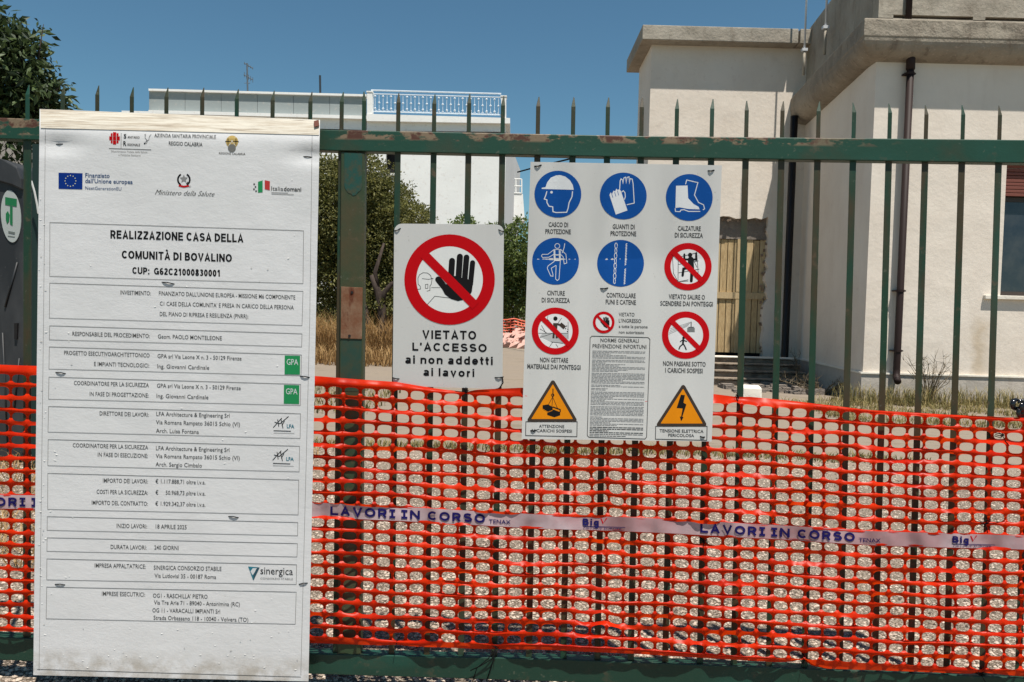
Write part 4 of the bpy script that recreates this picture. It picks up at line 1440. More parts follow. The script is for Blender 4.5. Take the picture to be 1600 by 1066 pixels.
for x, y, x2, y2 in ((616, 361, 626, 357), (779, 359, 788, 362), (613, 590, 624, 592), (773, 590, 787, 589)):
    tie(s1, x, y, x2, y2, SG1)
MB().tube([s1(785, 590, .002), s1(786, 598, .004), s1(781, 606, .003)], .0022, 6).build('tie', MT['wire'], SG1, smooth=True)

# ---- 2. big safety board
def s2(x, y, e=0.0):
    t = (y - 253) / 435
    d = .028 + .050 * max(0, t - .35) ** .9 * 1.3 + .0022 * math.cos((x - 841) / 54.5 * 2 * math.pi) * (1 - .5 * t) + .002 * nz(x / 90, y / 140, 7)
    if t > .8: d += .02 * (t - .8)
    return GP(x, y, d + e)
SG2 = empty('safety_rules_sign', s2(965, 688), 'large white safety board with nine round pictograms and two amber triangles', 'sign', 'safety signs tied to the gate')
p2 = smooth_big(sheet_mesh([(829, 253), (1128, 258.5), (1112, 690), (815, 686)], s2, 36, 30, .0025, 0, 'panel', MT['sign'], SG2))
B = Sheet(s2, p2, .00022)
K = 4.442
c6 = lambda x, y: (810 + x / K, 240 + y / K)
c7 = lambda x, y: (810 + x / K, 460 + y / K)
def T6(t, x0, x1, y0, y1, cap, c_=c6, mat=GREY, bold=.018):
    (a, b), (c, d) = c_(x0, y0), c_(x1, y1)
    B.text(t, a, c, b, d, cap / K, mat, bold)
for t, x0, x1, y0, y1 in (('CASCO DI', 210, 345, 508, 510), ('PROTEZIONE', 187, 364, 556, 559), ('GUANTI DI', 654, 807, 522, 525), ('PROTEZIONE', 640, 818, 570, 573),
                          ('CALZATURE', 1107, 1266, 534, 537), ('DI SICUREZZA', 1086, 1281, 581, 585), ('CINTURE', 200, 322, 983, 986), ('DI SICUREZZA', 162, 357, 1032, 1036),
                          ('CONTROLLARE', 612, 814, 998, 1003), ('FUNI E CATENE', 606, 816, 1045, 1050), ('VIETATO SALIRE O', 1044, 1295, 1008, 1014)):
    T6(t, x0, x1, y0, y1, 31)
for t, x0, x1, y0, y1 in (('SCENDERE DAI PONTEGGI', 985, 1350, 78, 84), ('NON GETTARE', 150, 345, 470, 474), ('MATERIALE DAI PONTEGGI', 62, 432, 515, 524), ('NON PASSARE SOTTO', 1004, 1300, 495, 502), ('I CARICHI SOSPESI', 1019, 1279, 542, 548)):
    T6(t, x0, x1, y0, y1, 31, c7)
for t, x0, x1, y0, y1, cp in (('VIETATO', 697, 806, 152, 154, 25), ("L'INGRESSO", 697, 853, 195, 198, 25), ('a tutte le persone', 697, 897, 232, 236, 21), ('non autorizzate', 697, 872, 272, 275, 20)):
    T6(t, x0, x1, y0, y1, cp, c7, GREY, .008)
T6('NORME GENERALI', 570, 835, 331, 335, 25, c7, GREY, .005)
T6('PREVENZIONE INFORTUNI', 515, 888, 372, 378, 26, c7, GREY, .005)
# tiny paragraph lines: illegible in the photograph, printed as short rules of grey
random.seed(5)
y = 392
while y < 985:
    x0c = 514 - (y - 392) * .035
    full = 882 - (y - 392) * .03
    x1c = full if random.random() < .72 else x0c + random.uniform(.2, .7) * (full - x0c)
    xa = x0c
    while xa < x1c - 4:
        xb = min(x1c, xa + random.uniform(10, 38))
        (a, b), (c, d) = c7(xa, y + (xa - 514) * .02), c7(xb, y + (xb - 514) * .02)
        B.stroke([(a, b), (c, d)], .75 if y < 915 or y > 960 else 1.15, LGREY if y < 915 else GREY, 1)
        xa = xb + 3.5
    y += 9.6 if y < 915 else 12
    if random.random() < .12: y += 5
B.stroke([c7(*p) for p in ((510, 290), (900, 300), (913, 312), (890, 990), (878, 1004), (490, 992), (478, 980), (498, 302))], 1.0, GREY, 1, closed=True)
for (x, y, w_, h_) in ((52, 884, 356, 104), (953, 916, 357, 97)):
    B.stroke([c7(x, y), c7(x + w_, y), c7(x + w_ - 2, y + h_), c7(x - 2, y + h_ - 8)], 1.1, GREY, 1, closed=True)
T6('ATTENZIONE', 143, 318, 925, 928, 20, c7, GREY, .012)
T6('AI CARICHI SOSPESI', 85, 372, 955, 960, 20, c7, GREY, .012)
T6('TENSIONE ELETTRICA', 980, 1285, 957, 962, 21, c7, GREY, .012)
T6('PERICOLOSA', 1040, 1220, 987, 991, 20, c7, GREY, .012)
# round pictograms
for p in ((274, 282), (728, 295), (1186, 305), (258, 748), (709, 762)):
    x, y = c6(*p)
    B.disc(x, y, 36.6, BLUE, 1)
WL = 1.0
w6 = lambda pts: [c6(*p) for p in pts]
B.poly(w6([(162, 246), (162, 238), (188, 234), (200, 200), (225, 168), (262, 152), (290, 150), (325, 160), (358, 186), (378, 220), (384, 252)]), WHITE, 2)
B.stroke(w6([(198, 262), (190, 290), (180, 316), (198, 322), (198, 340), (212, 366), (238, 370), (240, 404), (262, 410), (335, 408), (345, 380), (352, 340), (372, 300), (376, 262)]), 1.5, WHITE, 2)
B.disc(*c6(230, 269), 2.0, WHITE, 2, 14)
B.poly(w6([(632, 288), (640, 270), (650, 282), (660, 258), (672, 262), (680, 244), (690, 254), (702, 246), (712, 262), (757, 395), (676, 424)]), WHITE, 2)
for a, b in (((648, 280), (656, 306)), ((668, 268), (677, 298)), ((688, 258), (696, 290))):
    B.stroke(w6([a, b]), .8, BLUE, 3)
B.stroke(w6([(703, 246), (706, 190), (712, 176), (722, 182), (726, 210), (732, 170), (744, 164), (748, 208), (754, 166), (768, 162), (770, 210), (776, 174), (790, 178), (796, 210), (804, 344), (752, 356)]), 1.3, WHITE, 2)
B.stroke(w6([(716, 268), (728, 258), (740, 272), (742, 300), (736, 320)]), 1.3, WHITE, 2)
B.poly(w6([(1094, 224), (1174, 222), (1178, 310), (1215, 350), (1250, 370), (1258, 388), (1180, 385), (1120, 374), (1090, 378)]), WHITE, 2)
B.stroke(w6([(1088, 380), (1090, 402), (1122, 404), (1128, 392), (1150, 390), (1180, 402), (1262, 402)]), 1.3, WHITE, 2)
B.stroke(w6([(1160, 214), (1168, 184), (1246, 202), (1222, 288), (1250, 340), (1285, 356), (1292, 384), (1280, 392)]), 1.3, WHITE, 2)
def circ(cx, cy, r, n=18): return [(cx + r * math.cos(6.2832 * i / n), cy + r * math.sin(6.2832 * i / n)) for i in range(n)]
B.stroke(w6(circ(270, 642, 17)), .9, WHITE, 2, closed=True)
B.stroke(w6([(246, 668), (204, 700), (166, 700), (160, 712), (168, 722), (212, 720), (246, 700)]), .9, WHITE, 2)
B.stroke(w6([(246, 666), (294, 666), (330, 700), (336, 760), (318, 766), (310, 716), (292, 700)]), .9, WHITE, 2)
B.stroke(w6([(246, 668), (248, 750), (206, 780), (200, 796), (224, 850), (240, 852), (240, 840), (228, 796), (262, 776)]), .9, WHITE, 2)
B.stroke(w6([(262, 778), (258, 870), (270, 882), (282, 872), (290, 760), (294, 668)]), .9, WHITE, 2)
for a, b in (((252, 670), (254, 745)), ((284, 670), (286, 745)), ((248, 704), (292, 704)), ((250, 742), (290, 742))):
    B.stroke(w6([a, b]), 1.6, WHITE, 3)
B.stroke(w6([(322, 624), (318, 650), (306, 690)]), 1.1, WHITE, 2)
for i in range(8):
    y = 640 + i * 35
    B.stroke(w6([(678 - i * 1.6 + 9 * math.cos(6.2832 * t / 14) * (1 if i % 2 == 0 else .75), y + 19 * math.sin(6.2832 * t / 14)) for t in range(14)]), .9, WHITE, 2, closed=True)
for i in range(26):
    y = 628 + i * 11
    if 775 < y < 795: continue
    x = 750 - i * .55
    B.stroke(w6([(x - 5, y + 4), (x + 5, y - 4)]), 1.3, WHITE, 2)
# prohibitions
def prohibit(cx, cy, r1, r2, w_):
    B.disc(cx, cy, r1, flat('sign_white_field_small', L(.60, .60, .60), .45), 1)
    B.ring(cx, cy, r1 - .3, r2, RED, 2)
    k_ = (r1 + r2) / 2 / math.sqrt(2)
    B.stroke([(cx - k_, cy - k_), (cx + k_, cy + k_)], w_, RED, 5, bar=True)
x, y = c6(1177, 785); prohibit(x, y, 27.5, 37, 8.2)
x, y = c7(256, 255); prohibit(x, y, 27.2, 36.8, 7.8)
x, y = c7(592, 195); prohibit(x, y, 13.0, 17, 3.8)
x, y = c7(1161, 283); prohibit(x, y, 27.5, 37, 7.8)
B.stroke(w6([(1100, 690), (1070, 720), (1076, 830), (1108, 890), (1180, 885)]), .7, GREY, 3)
for pts in (((1110, 700), (1108, 890)), ((1238, 680), (1250, 860)), ((1110, 720), (1240, 688)), ((1112, 770), (1250, 745)), ((1112, 828), (1256, 802)), ((1110, 890), (1180, 876)), ((1215, 740), (1240, 790))):
    B.stroke(w6(pts), .8, GREY, 3)
B.disc(*c6(1192, 704), 3.4, INK, 3, 16)
for pts, w_ in ((((1152, 735), (1152, 700)), 13), (((1234, 738), (1234, 692)), 13), (((1150, 735), (1236, 735)), 13), (((1196, 735), (1200, 800)), 40), (((1190, 790), (1146, 800), (1140, 846)), 17), (((1205, 800), (1200, 884)), 20)):
    B.stroke(w6(pts), w_ / K, INK, 4, roundcap=True)
w7 = lambda pts: [c7(*p) for p in pts]
B.poly(w7([(150, 292), (170, 270), (340, 270), (344, 300), (320, 345), (225, 330)]), flat('pale_grey_print', L(.36, .37, .37), .6), 2)
for pts in (((200, 170), (340, 330)), ((140, 270), (345, 270)), ((150, 240), (200, 270)), ((150, 300), (235, 272)), ((205, 150), (195, 200)), ((300, 165), (275, 200)), ((260, 345), (275, 368)), ((215, 365), (240, 330)), ((345, 190), (345, 310)), ((225, 330), (310, 340)), ((160, 215), (190, 268))):
    B.stroke(w7(pts), .7, GREY, 3)
B.disc(*c7(257, 168), 3.3, INK, 4, 16)
for pts, w_ in ((((257, 200), (254, 250)), 30), (((247, 250), (243, 305)), 14), (((266, 250), (266, 305)), 14), (((265, 205), (300, 215)), 13), (((290, 205), (322, 232)), 26)):
    B.stroke(w7(pts), w_ / K, DARKB, 4)
for a in ((335, 220), (328, 238), (344, 242), (340, 258)):
    B.disc(*c7(*a), 1.0, GREY, 3, 6)
# little hand
for pts, w_ in ((((594, 165), (600, 200)), 11), (((608, 160), (612, 200)), 11), (((621, 165), (622, 200)), 10), (((575, 190), (600, 220)), 12)):
    B.stroke(w7(pts), w_ / K, INK, 3, roundcap=True)
B.poly(w7([(590, 190), (632, 180), (632, 215), (612, 234), (592, 222)]), INK, 4)
# suspended load walker
for i in range(4):
    B.stroke(w7([(1055 - i * 4, 238 + i * 13), (1200 - i * 8, 192 + i * 9)]), .45, LGREY, 3)
B.stroke(w7([(1199, 190), (1199, 225)]), 1.4, GREY, 3)
B.stroke(w7([(1180, 228), (1218, 228)]), 1.0, GREY, 3)
B.poly(w7([(1172, 232), (1224, 232), (1224, 262), (1172, 262)]), flat('mid_grey_print', L(.14, .15, .15), .6), 3)
B.disc(*c7(1147, 302), 2.2, INK, 4, 12)
for pts, w_ in ((((1145, 312), (1142, 345)), 13), (((1122, 330), (1140, 316), (1170, 328)), 6), (((1142, 345), (1122, 362), (1114, 382)), 8), (((1146, 345), (1156, 362), (1166, 386)), 8)):
    B.stroke(w7(pts), w_ / K, INK, 4)
# triangles
def tri(ax, ay, bx, by, cx, cy):
    c0x, c0y = (ax + bx + cx) / 3, (ay + by + cy) / 3
    def rnd(s_, r):
        out = []
        P3 = [V((c0x + (x - c0x) * s_, c0y + (y - c0y) * s_)) for x, y in ((ax, ay), (bx, by), (cx, cy))]
        for i in range(3):
            p, a, c = P3[i], P3[i - 1], P3[(i + 1) % 3]
            d1, d2 = (a - p).normalized(), (c - p).normalized()
            for t in (0, .5, 1):
                q = p + d1 * r * (1 - t) + d2 * r * t
                if t == .5: q = p + (d1 + d2) * r * .35
                out.append((q.x, q.y))
        return out
    B.poly(rnd(1.0, 5), DARKB, 1)
    B.poly(rnd(.80, 1.0), AMBER, 2)
x, y = c7(240, 583); x2, y2 = c7(52, 886); x3, y3 = c7(415, 886)
tri(x, y, x2, y2, x3, y3)
x, y = c7(1145, 615); x2, y2 = c7(949, 917); x3, y3 = c7(1315, 917)
tri(x, y, x2, y2, x3, y3)
B.poly(w7([(1128, 697), (1156, 700), (1146, 752), (1166, 765), (1138, 850), (1146, 853), (1130, 882), (1120, 848), (1129, 850), (1140, 792), (1098, 790)]), INK, 3)
B.poly(w7([(1140, 792), (1134, 770), (1122, 775), (1126, 790)]), INK, 4)
B.stroke(w7([(240, 655), (240, 712)]), 1.5, INK, 3)
B.ring(*c7(238, 700), 1.4, 2.6, INK, 3, 14)
for a in ((205, 772), (232, 790), (275, 800)):
    B.stroke(w7([(238, 712), a]), .8, INK, 3)
B.poly(w7([(168, 770), (205, 764), (238, 782), (238, 808), (205, 818), (168, 798)]), INK, 3)
B.poly(w7([(200, 822), (245, 800), (290, 818), (290, 840), (250, 854), (200, 838)]), INK, 3)
B.stroke(w7([(168, 796), (205, 818), (236, 806)]), .8, AMBER, 4)
B.stroke(w7([(238, 782), (290, 800), (290, 818)]), 1.8, INK, 3)
B.finish()
for x, y, x2, y2 in ((835, 260, 846, 258), (1106, 267, 1116, 266), (938, 451, 950, 450), (829, 673, 838, 672), (1094, 682, 1101, 683)):
    tie(s2, x, y, x2, y2, SG2, r=.0026)

# ---- 3. site board
def s3(x, y, e=0.0):
    d = .078 + .0035 * nz(x / 160, y / 230, 12) + .0012 * nz(x / 45, y / 60, 2)
    t = y - (206 + (x - 62) * .037)
    if t < 0:      # top strip bends back over the rail
        d -= .030 * min(1, -t / 36) ** 1.3
    # dimples where it is tied down
    for tx, ty in ((92, 226), (487, 243)):
        d -= .012 * math.exp(-(((x - tx) / 34) ** 2 + ((y - ty) / 10) ** 2))
    if t < 0: pass
    return GP(x, y, d + e)
k = M('white_board_plastic', L(.62, .622, .63), .5, .3, 'World')
lowz = k.ramp(k.axis('Z'), .16, .1, 0, .6)
k.mix(k.ramp(k.noise(2.5, 5, .6), .4, .75, 0, .5), L(.55, .56, .56))
k.mix(k.math('MULTIPLY', k.ramp(k.noise(16, 7, .75, (1, 1, .8)), .55, .72, 0, .14), k.ramp(k.axis('Z'), .45, .20)), L(.40, .385, .36))
k.mix(k.ramp(k.noise(55, 4, .7, (.6, 1, 2.0), 5), .70, .74, 0, .5), L(.30, .29, .27))
k.mix(k.math('MULTIPLY', lowz, k.ramp(k.noise(14, 5, .6), .4, .6)), L(.30, .26, .20))
k.bump(k.noise(16, 5, .6, (1, 1, 1.5)), .0025, .5)
k.bump(k.noise(60, 3, .6, (1, 1, 2.5), 2), .001, .35)
MT['board'] = k.m
SB = empty('site_board', s3(268, 1060), 'tall white site information board with ruled text boxes tied over the gate', 'sign board')
p3 = smooth_big(sheet_mesh([(62, 170.5), (500, 187.5), (482, 1065), (52, 1055)], s3, 44, 90, .004, 0, 'panel', MT['board'], SB))
def s3b(x, y, e=0.0): return s3(x, y, .0022 + e)
k = M('cream_streaked_strip', L(.60, .56, .48), .6, .25, 'World')  # cream strip, warmer than the board, streaked lengthwise
k.mix(k.ramp(k.noise(5, 7, .7, (1.2, 1, 24)), .42, .60), L(.44, .38, .30)).mix(k.ramp(k.noise(3, 4, .6, (1.5, 1, 30), 8), .58, .68), L(.24, .19, .14))
k.bump(k.noise(6, 5, .6, (1, 1, 20)), .002, .6)
smooth_big(sheet_mesh([(63, 170.7), (499, 187.7), (498.5, 211), (63.5, 200)], s3b, 44, 4, .0014, 0, 'top_strip', k.m, SB))
C = Sheet(s3, p3, .00022)
cA = lambda x, y: (50 + x / 3.33, 160 + y / 3.33)
cB = lambda x, y: (50 + x / 3.33, 470 + y / 3.33)
cC = lambda x, y: (50 + x / 3.27, 740 + y / 3.27)
def TT(c_, kk, t, x0, x1, y0, y1, cap, mat=GREY, bold=0.002, shear=0):
    (a, b), (c, d) = c_(x0, y0), c_(x1, y1)
    C.text(t, a, c, b, d, cap / kk, mat, bold, shear=shear)
def tH(t, x0, x1, y0, y1, cap):
    (a, b), (c, d) = cA(x0, y0), cA(x1, y1)
    heavy(C, t, a, c, b, d, cap / 3.33, INK, .102, .11)
tA = lambda *a, **k_: TT(cA, 3.33, *a, **k_)
tB = lambda *a, **k_: TT(cB, 3.33, *a, **k_)
tC = lambda *a, **k_: TT(cC, 3.27, *a, **k_)
tH('REALIZZAZIONE CASA DELLA', 408, 1100, 708, 729, 43)
tH('COMUNITÀ DI BOVALINO', 467, 1040, 812, 831, 41)
tH('CUP:  G62C21000830001', 522, 980, 892, 907, 35)
tA('INVESTIMENTO:', 460, 618, 1000, 1004, 21)
tA("FINANZIATO DALL'UNIONE EUROPEA - MISSIONE M6 COMPONENTE", 660, 1370, 1004, 1026, 21)
tB("C1 CASE DELLA COMUNITA' E PRESA IN CARICO DELLA PERSONA", 665, 1362, 25, 46, 21)
tB('DEL PIANO DI RIPRESA E RESILIENZA (PNRR);', 665, 1125, 79, 92, 21)
tB('RESPONSABILE DEL PROCEDIMENTO:', 210, 613, 182, 194, 21)
tB('Geom. PAOLO MONTELEONE', 655, 988, 196, 206, 21)
tB('PROGETTO ESECUTIVOARCHITETTONICO', 167, 612, 281, 295, 21)
tB('GPA srl Via Leone X n. 3 - 50129 Firenze', 653, 1090, 298, 311, 21)
tB('E IMPIANTI TECNOLOGICI:', 323, 610, 339, 348, 21)
tB('Ing. Giovanni Cardinale', 652, 922, 351, 359, 21)
tB('COORDINATORE PER LA SICUREZZA', 218, 608, 438, 450, 21)
tB('GPA srl Via Leone X n. 3 - 50129 Firenze', 650, 1086, 452, 465, 21)
tB('IN FASE DI PROGETTAZIONE:', 300, 607, 495, 503, 21)
tB('Ing. Giovanni Cardinale', 648, 918, 505, 513, 21)
tB('DIRETTORE DEI LAVORI:', 352, 607, 596, 604, 21)
tB('LFA Architecture & Engineering Srl', 647, 1028, 599, 609, 21)
tB('Via Romana Rampato 36015 Schio (VI)', 645, 1082, 642, 654, 21)
tB('Arch. Luisa Fontana', 645, 868, 686, 693, 21)
tB('COORDINATORE PER LA SICUREZZA', 212, 604, 762, 774, 21)
tB('LFA Architecture & Engineering Srl', 645, 1027, 777, 787, 21)
tB('IN FASE DI ESECUZIONE:', 342, 603, 811, 818, 21)
tB('Via Romana Rampato 36015 Schio (VI)', 644, 1081, 818, 829, 21)
tB('Arch. Sergio Cimbalo', 643, 884, 861, 868, 21)
for t, a, b, y, yb3 in (('IMPORTO DEI LAVORI:', 362, 592, 46, 51), ('€ 1.117.888,71 oltre i.v.a.', 631, 886, 50, 56), ('COSTI PER LA SICUREZZA:', 330, 592, 103, 109), ('€     50.968,73 oltre i.v.a.', 631, 886, 107, 113),
                        ('IMPORTO DEL CONTRATTO:', 305, 592, 159, 165), ('€ 1.929.342,37 oltre i.v.a.', 630, 886, 164, 170), ('INIZIO LAVORI:', 432, 588, 277, 281), ('18 APRILE 2025', 632, 790, 281, 285),
                        ('DURATA LAVORI:', 402, 585, 385, 389), ('240 GIORNI', 625, 749, 388, 391), ('IMPRESA APPALTATRICE:', 320, 581, 480, 486), ('SINERGICA CONSORZIO STABILE', 622, 968, 491, 498),
                        ('Via Ludovisi 35 - 00187 Roma', 626, 941, 532, 539), ('IMPRESE ESECUTRICI:', 357, 578, 624, 629), ("OG1 - RASCHILLA' PIETRO", 618, 897, 634, 640), ('Via Tre Arie 71 - 89040 - Antonimina (RC)', 623, 1062, 669, 679),
                        ('OG 11 - VARACALLI IMPIANTI Srl', 615, 961, 709, 716), ('Strada Orbassano 118 - 10040 - Volvera (TO)', 621, 1105, 747, 758)):
    tC(t, a, b, y, yb3, 21)
def box(*pts):
    C.stroke([c_(x, y) for c_, x, y in pts], .75, LGREY, 1, closed=True)
box((cA, 93, 625), (cA, 1413, 668), (cA, 1410, 943), (cA, 92, 905))
box((cA, 92, 940), (cA, 1410, 983), (cB, 1405, 129), (cB, 90, 90))
for a in (((92, 130), (1405, 172), (1403, 240), (90, 203)), ((90, 240), (1402, 282), (1400, 390), (88, 355)), ((88, 397), (1398, 435), (1396, 545), (86, 512)), ((86, 550), (1397, 588), (1395, 716), (83, 683)), ((84, 722), (1392, 757), (1390, 890), (82, 858))):
    box(*[(cB, x, y) for x, y in a])
box((cB, 82, 898), (cB, 1388, 933), (cC, 1360, 211), (cC, 80, 183))
for a in (((78, 220), (1358, 250), (1357, 318), (77, 290)), ((77, 328), (1356, 358), (1354, 426), (76, 397)), ((76, 436), (1352, 466), (1350, 567), (75, 543)), ((75, 580), (1350, 606), (1345, 770), (72, 742))):
    box(*[(cC, x, y) for x, y in a])
# fold lines near both edges
C.stroke([(71, 180), (68, 500), (61, 1048)], .6, LGREY, 1)
C.stroke([(488, 190), (484, 500), (470, 1055)], .6, LGREY, 1)
C.stroke([(58, 1046), (470, 1058)], .7, GREY, 1)
# GPA boxes
for y in (285, 438):
    d_ = -4 if y > 300 else 0
    C.poly([cB(1315 + d_, y), cB(1395 + d_, y + 2), cB(1394 + d_, y + 100), cB(1314 + d_, y + 98)], GREENP, 1)
    (a, b), (c, d) = cB(1325 + d_, y + 48), cB(1385 + d_, y + 50)
    C.text('GPA', a, c, b, d, 9, WHITE, .002, layer=2)
# architect logo
for oy in (0, 170):
    ox = -3 if oy else 0
    for pts in (((1255, 660), (1300, 610)), ((1262, 632), (1292, 640)), ((1278, 618), (1284, 655)), ((1296, 618), (1306, 664)), ((1290, 640), (1335, 602)), ((1300, 650), (1314, 625))):
        C.stroke([cB(x + ox, y + oy) for x, y in pts], 1.1, INK, 1)
    (a, b), (c, d) = cB(1326 + ox, 662 + oy), cB(1365 + ox, 664 + oy)
    C.text('LFA', a, c, b, d, 5.6, TEAL, .02)
    C.stroke([cB(1257 + ox, 676 + oy), cB(1347 + ox, 679 + oy)], 1.2, GREY, 1)
    C.stroke([cB(1257 + ox, 688 + oy), cB(1365 + ox, 691 + oy)], .6, LGREY, 1)
# contractor logo
C.poly([cC(1104, 475), cC(1163, 480), cC(1130, 546)], TEAL, 1)
C.poly([cC(1128, 484), cC(1150, 484), cC(1128, 520), cC(1116, 500)], WHITE, 2)
C.poly([cC(1148, 480), cC(1163, 480), cC(1132, 546), cC(1130, 520)], flat('dark_teal_print', L(.02, .07, .10), .5), 2)
tC('sinergica', 1167, 1333, 514, 519, 37, INK, .0)
tC('CONSORZIO STABILE', 1167, 1333, 541, 545, 10, LGREY, 0)
# header logos
for x, y in ((0, 0),):
    for dx in (0, 19, 38):
        for dy in (0, 22, 44):
            if (dx, dy) in ((0, 0), (38, 0), (0, 44), (38, 44)):
                C.poly([cA(402 + dx + (8 if dx == 0 else 0), 155 + dy + (6 if dy == 0 else 0)), cA(402 + dx + (17 if dx == 0 else 10), 155 + dy + (6 if dy == 0 else 0)), cA(402 + dx + (17 if dx == 0 else 10), 155 + dy + (20 if dy == 0 else 14)), cA(402 + dx + (8 if dx == 0 else 0), 155 + dy + (20 if dy == 0 else 14))], RED, 1)
                continue
            C.poly([cA(402 + dx, 155 + dy), cA(402 + dx + 17, 155.5 + dy), cA(402 + dx + 17, 175.5 + dy), cA(402 + dx, 175 + dy)], RED, 1)
C.stroke([cA(464, 160), cA(463, 240)], .6, GREY, 1)
C.stroke([cA(400, 240), cA(620, 247)], .8, INK, 1)
tA('S', 477, 491, 187, 188, 22, INK, .02)
tA('ANITARIO', 497, 560, 187, 189, 12, INK, .01)
tA('R', 475, 491, 226, 227, 24, INK, .02)
tA('EGIONALE', 497, 562, 226, 228, 12, INK, .01)
C.stroke([cA(*p) for p in ((583, 170), (592, 165), (588, 185), (600, 200), (596, 214), (586, 214), (596, 200), (608, 196), (610, 178), (620, 166))], .6, GREY, 1)
C.disc(*cA(586, 214), 1.3, INK, 1, 10)
tA('Dipartimento Tutela della Salute', 412, 600, 259, 264, 9, LGREY)
tA('e Politiche Sanitarie', 450, 565, 278, 281, 9, LGREY)
tA('AZIENDA SANITARIA PROVINCIALE', 637, 957, 180, 188, 18, GREY, .0)
tA('REGGIO CALABRIA', 712, 887, 223, 230, 20, GREY, .008)
C.disc(*cA(1041, 205), 9.6, GOLD, 1, 24)
C.disc(*cA(1040, 238), 6.2, flat('emblem_grey', L(.14, .14, .13), .5), 2, 20)
for cx in (1020, 1061):
    C.stroke([cA(cx - 15, 203), cA(cx + 15, 204)], 1.2, INK, 2)
    C.stroke([cA(cx, 188), cA(cx, 222)], 1.2, INK, 2)
C.stroke([cA(1024, 182), cA(1058, 224)], .7, WHITE, 2)
C.stroke([cA(1058, 182), cA(1024, 224)], .7, WHITE, 2)
tA('REGIONE CALABRIA', 973, 1110, 270, 275, 11, GREY, .004)
C.poly([cA(138, 366), cA(263, 369), cA(262, 453), cA(138, 450)], flat('flag_blue', L(.002, .025, .18), .6, .1), 1)
for i in range(12):
    a = 6.2832 * i / 12
    C.disc(*cA(200 + 28 * math.cos(a), 409 + 28 * math.sin(a)), .9, flat('flag_star', L(.55, .55, .35), .5) if i == 0 else bpy.data.materials['flag_star'], 2, 6)
BL2 = flat('slate_blue_print', L(.02, .06, .16), .5)
tA('Finanziato', 277, 404, 390, 393, 22, BL2, .012)
tA("dall'Unione europea", 277, 524, 419, 425, 22, BL2, .012)
tA('NextGenerationEU', 277, 465, 454, 459, 17, BL2, 0)
C.ring(*cA(790, 402), 6.6, 9.2, GREY, 1, 26, 30, 60)
C.ring(*cA(790, 402), 8.0, 10.6, INK, 1, 30, -60, 60)
C.ring(*cA(790, 402), 8.0, 10.6, INK, 1, 30, 120, 240)
sx, sy = cA(790, 398)
C.poly([(sx + (6.6 if i % 2 == 0 else 3.0) * math.sin(math.pi * i / 5), sy - (6.6 if i % 2 == 0 else 3.0) * math.cos(math.pi * i / 5)) for i in range(10)], LGREY, 2)
C.poly([cA(765, 428), cA(790, 434), cA(815, 430), cA(820, 438), cA(790, 444), cA(762, 437)], RED, 2)
tA('Ministero della Salute', 640, 945, 480, 490, 26, GREY, -.008, shear=.45)
C.poly([cA(1176, 414), cA(1200, 406), cA(1200, 468), cA(1176, 470)], GREENP, 1)
C.poly([cA(1211, 405), cA(1238, 411), cA(1237, 458), cA(1211, 452)], flat('soft_red_print', L(.42, .03, .03), .5), 1)
for p in ((1156, 426), (1163, 440), (1155, 452), (1166, 462)):
    x, y = cA(*p)
    C.poly([(x - 1.2, y - 1.2), (x + 1.2, y - 1.2), (x + 1.2, y + 1.2), (x - 1.2, y + 1.2)], GREY, 1)
tA('Italia', 1245, 1307, 459, 461, 22, GREY, .0)
tA('domani', 1310, 1401, 461, 464, 22, GREY, .018)
C.stroke([cA(1246, 469), cA(1332, 472)], .8, LGREY, 1)
C.stroke([cA(1246, 477), cA(1362, 481)], .8, LGREY, 1)
C.finish()
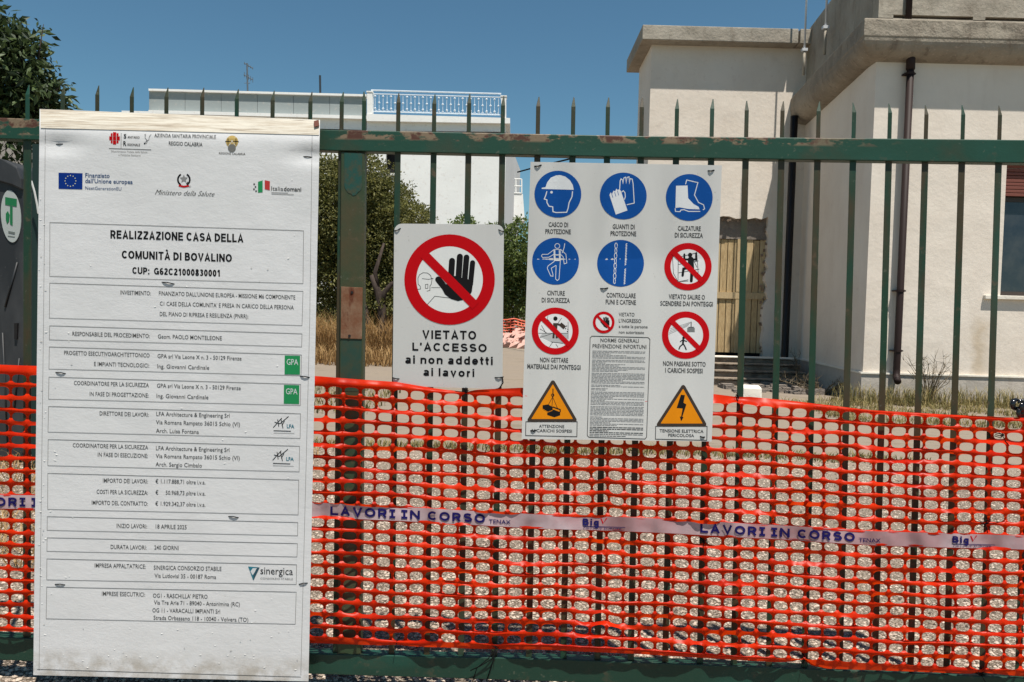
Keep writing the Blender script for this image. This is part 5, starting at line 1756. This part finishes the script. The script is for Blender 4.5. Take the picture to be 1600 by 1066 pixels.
# scuffs: small raised tears in the film
random.seed(23)
scb = MB()
scs = MB()
for i in range(110):
    if random.random() < .45:
        x, y = random.choice((random.uniform(58, 70), random.uniform(60, 110))), random.uniform(260, 1040)
    else:
        x, y = random.uniform(70, 470), random.choice((random.uniform(240, 1040), random.uniform(980, 1050)))
    l = random.uniform(1.5, 5.5)
    s = random.uniform(-.3, .3)
    h = random.uniform(.3, .8)
    a, b_, c_ = s3(x, y, .0012), s3(x + l, y + l * s, .0012), s3(x + l * .5, y + l * s * .5 + h, .0022)
    (scb if random.random() < .75 else scs).add([a, b_, c_], [(0, 1, 2)])
scb.build('torn_film', flat('torn_film_white', L(.66, .65, .62), .5), p3, kind='stuff')
scs.build('scuff_mark', flat('scuff_grey', L(.16, .15, .13), .7), p3, kind='stuff')
for x, y, x2, y2 in ((86, 226, 101, 225.5), (474, 245, 488, 246), (253, 441, 273, 444), (87, 582, 103, 584), (469, 588, 484, 590), (357, 807, 373, 809), (86, 913, 102, 914), (467, 913, 481, 911)):
    tie(s3, x, y, x2, y2, SB, r=.0021, sag=-.002)
# wooden-looking reddish clip at the top right corner
MB().prism([s3(491, 190, .003), s3(498, 188, .003), s3(499, 197, .003), s3(492, 199, .003)], GN * .006).build('clip', flat('rusty_clip', L(.13, .04, .025), .7), SB)

# net ties
for x, y in TIES:
    p = GP(x, y, net_d(x, y) + .006)
    b = MB()
    for a in range(3):
        dx, dz = random.uniform(-.014, .014), random.uniform(-.016, .016)
        b.tube([p + V((dx, .025, dz)), p + V((dx * .4, -.004, dz * .3)), p + V((-dx, -.002, -dz)), p + V((-dx * 1.2, .03, -dz * .8))], .0016, 5)
    b.tube([p, p + V((random.uniform(-.01, .02), -.01, -.03))], .0014, 5)
    b.build('wire_tie', MT['wire'], NET, smooth=True)
# trailing wires in front of the low rail
b = MB()
for pts in (((775, 1014), (762, 1030), (745, 1044), (738, 1066)), ((775, 1014), (770, 1034), (760, 1064)), ((776, 1018), (768, 1030), (752, 1040), (735, 1048))):
    b.tube([GP(x, y, .034) for x, y in pts], .0018, 5)
b.build('trailing_wire', MT['wire'], NET, smooth=True)
# black knot on the right-hand bar
c = GP(1599, 637, .03)
b = MB()
random.seed(2)
for i in range(7):
    o = V((random.uniform(-.02, .02), random.uniform(-.01, .01), random.uniform(-.02, .02)))
    pts = [c + o + V((.022 * math.cos(a), -.008 * math.cos(a * 2), .016 * math.sin(a))) for a in [j * .7 + i for j in range(8)]]
    b.tube(pts, [.004, .007, .009, .009, .008, .008, .006, .003], 8)
b.build('black_knot', flat('shiny_black_plastic', L(.01, .01, .012), .15, .6), None, smooth=True, label='shiny black knotted strap round the bar at the right edge', cat='strap')
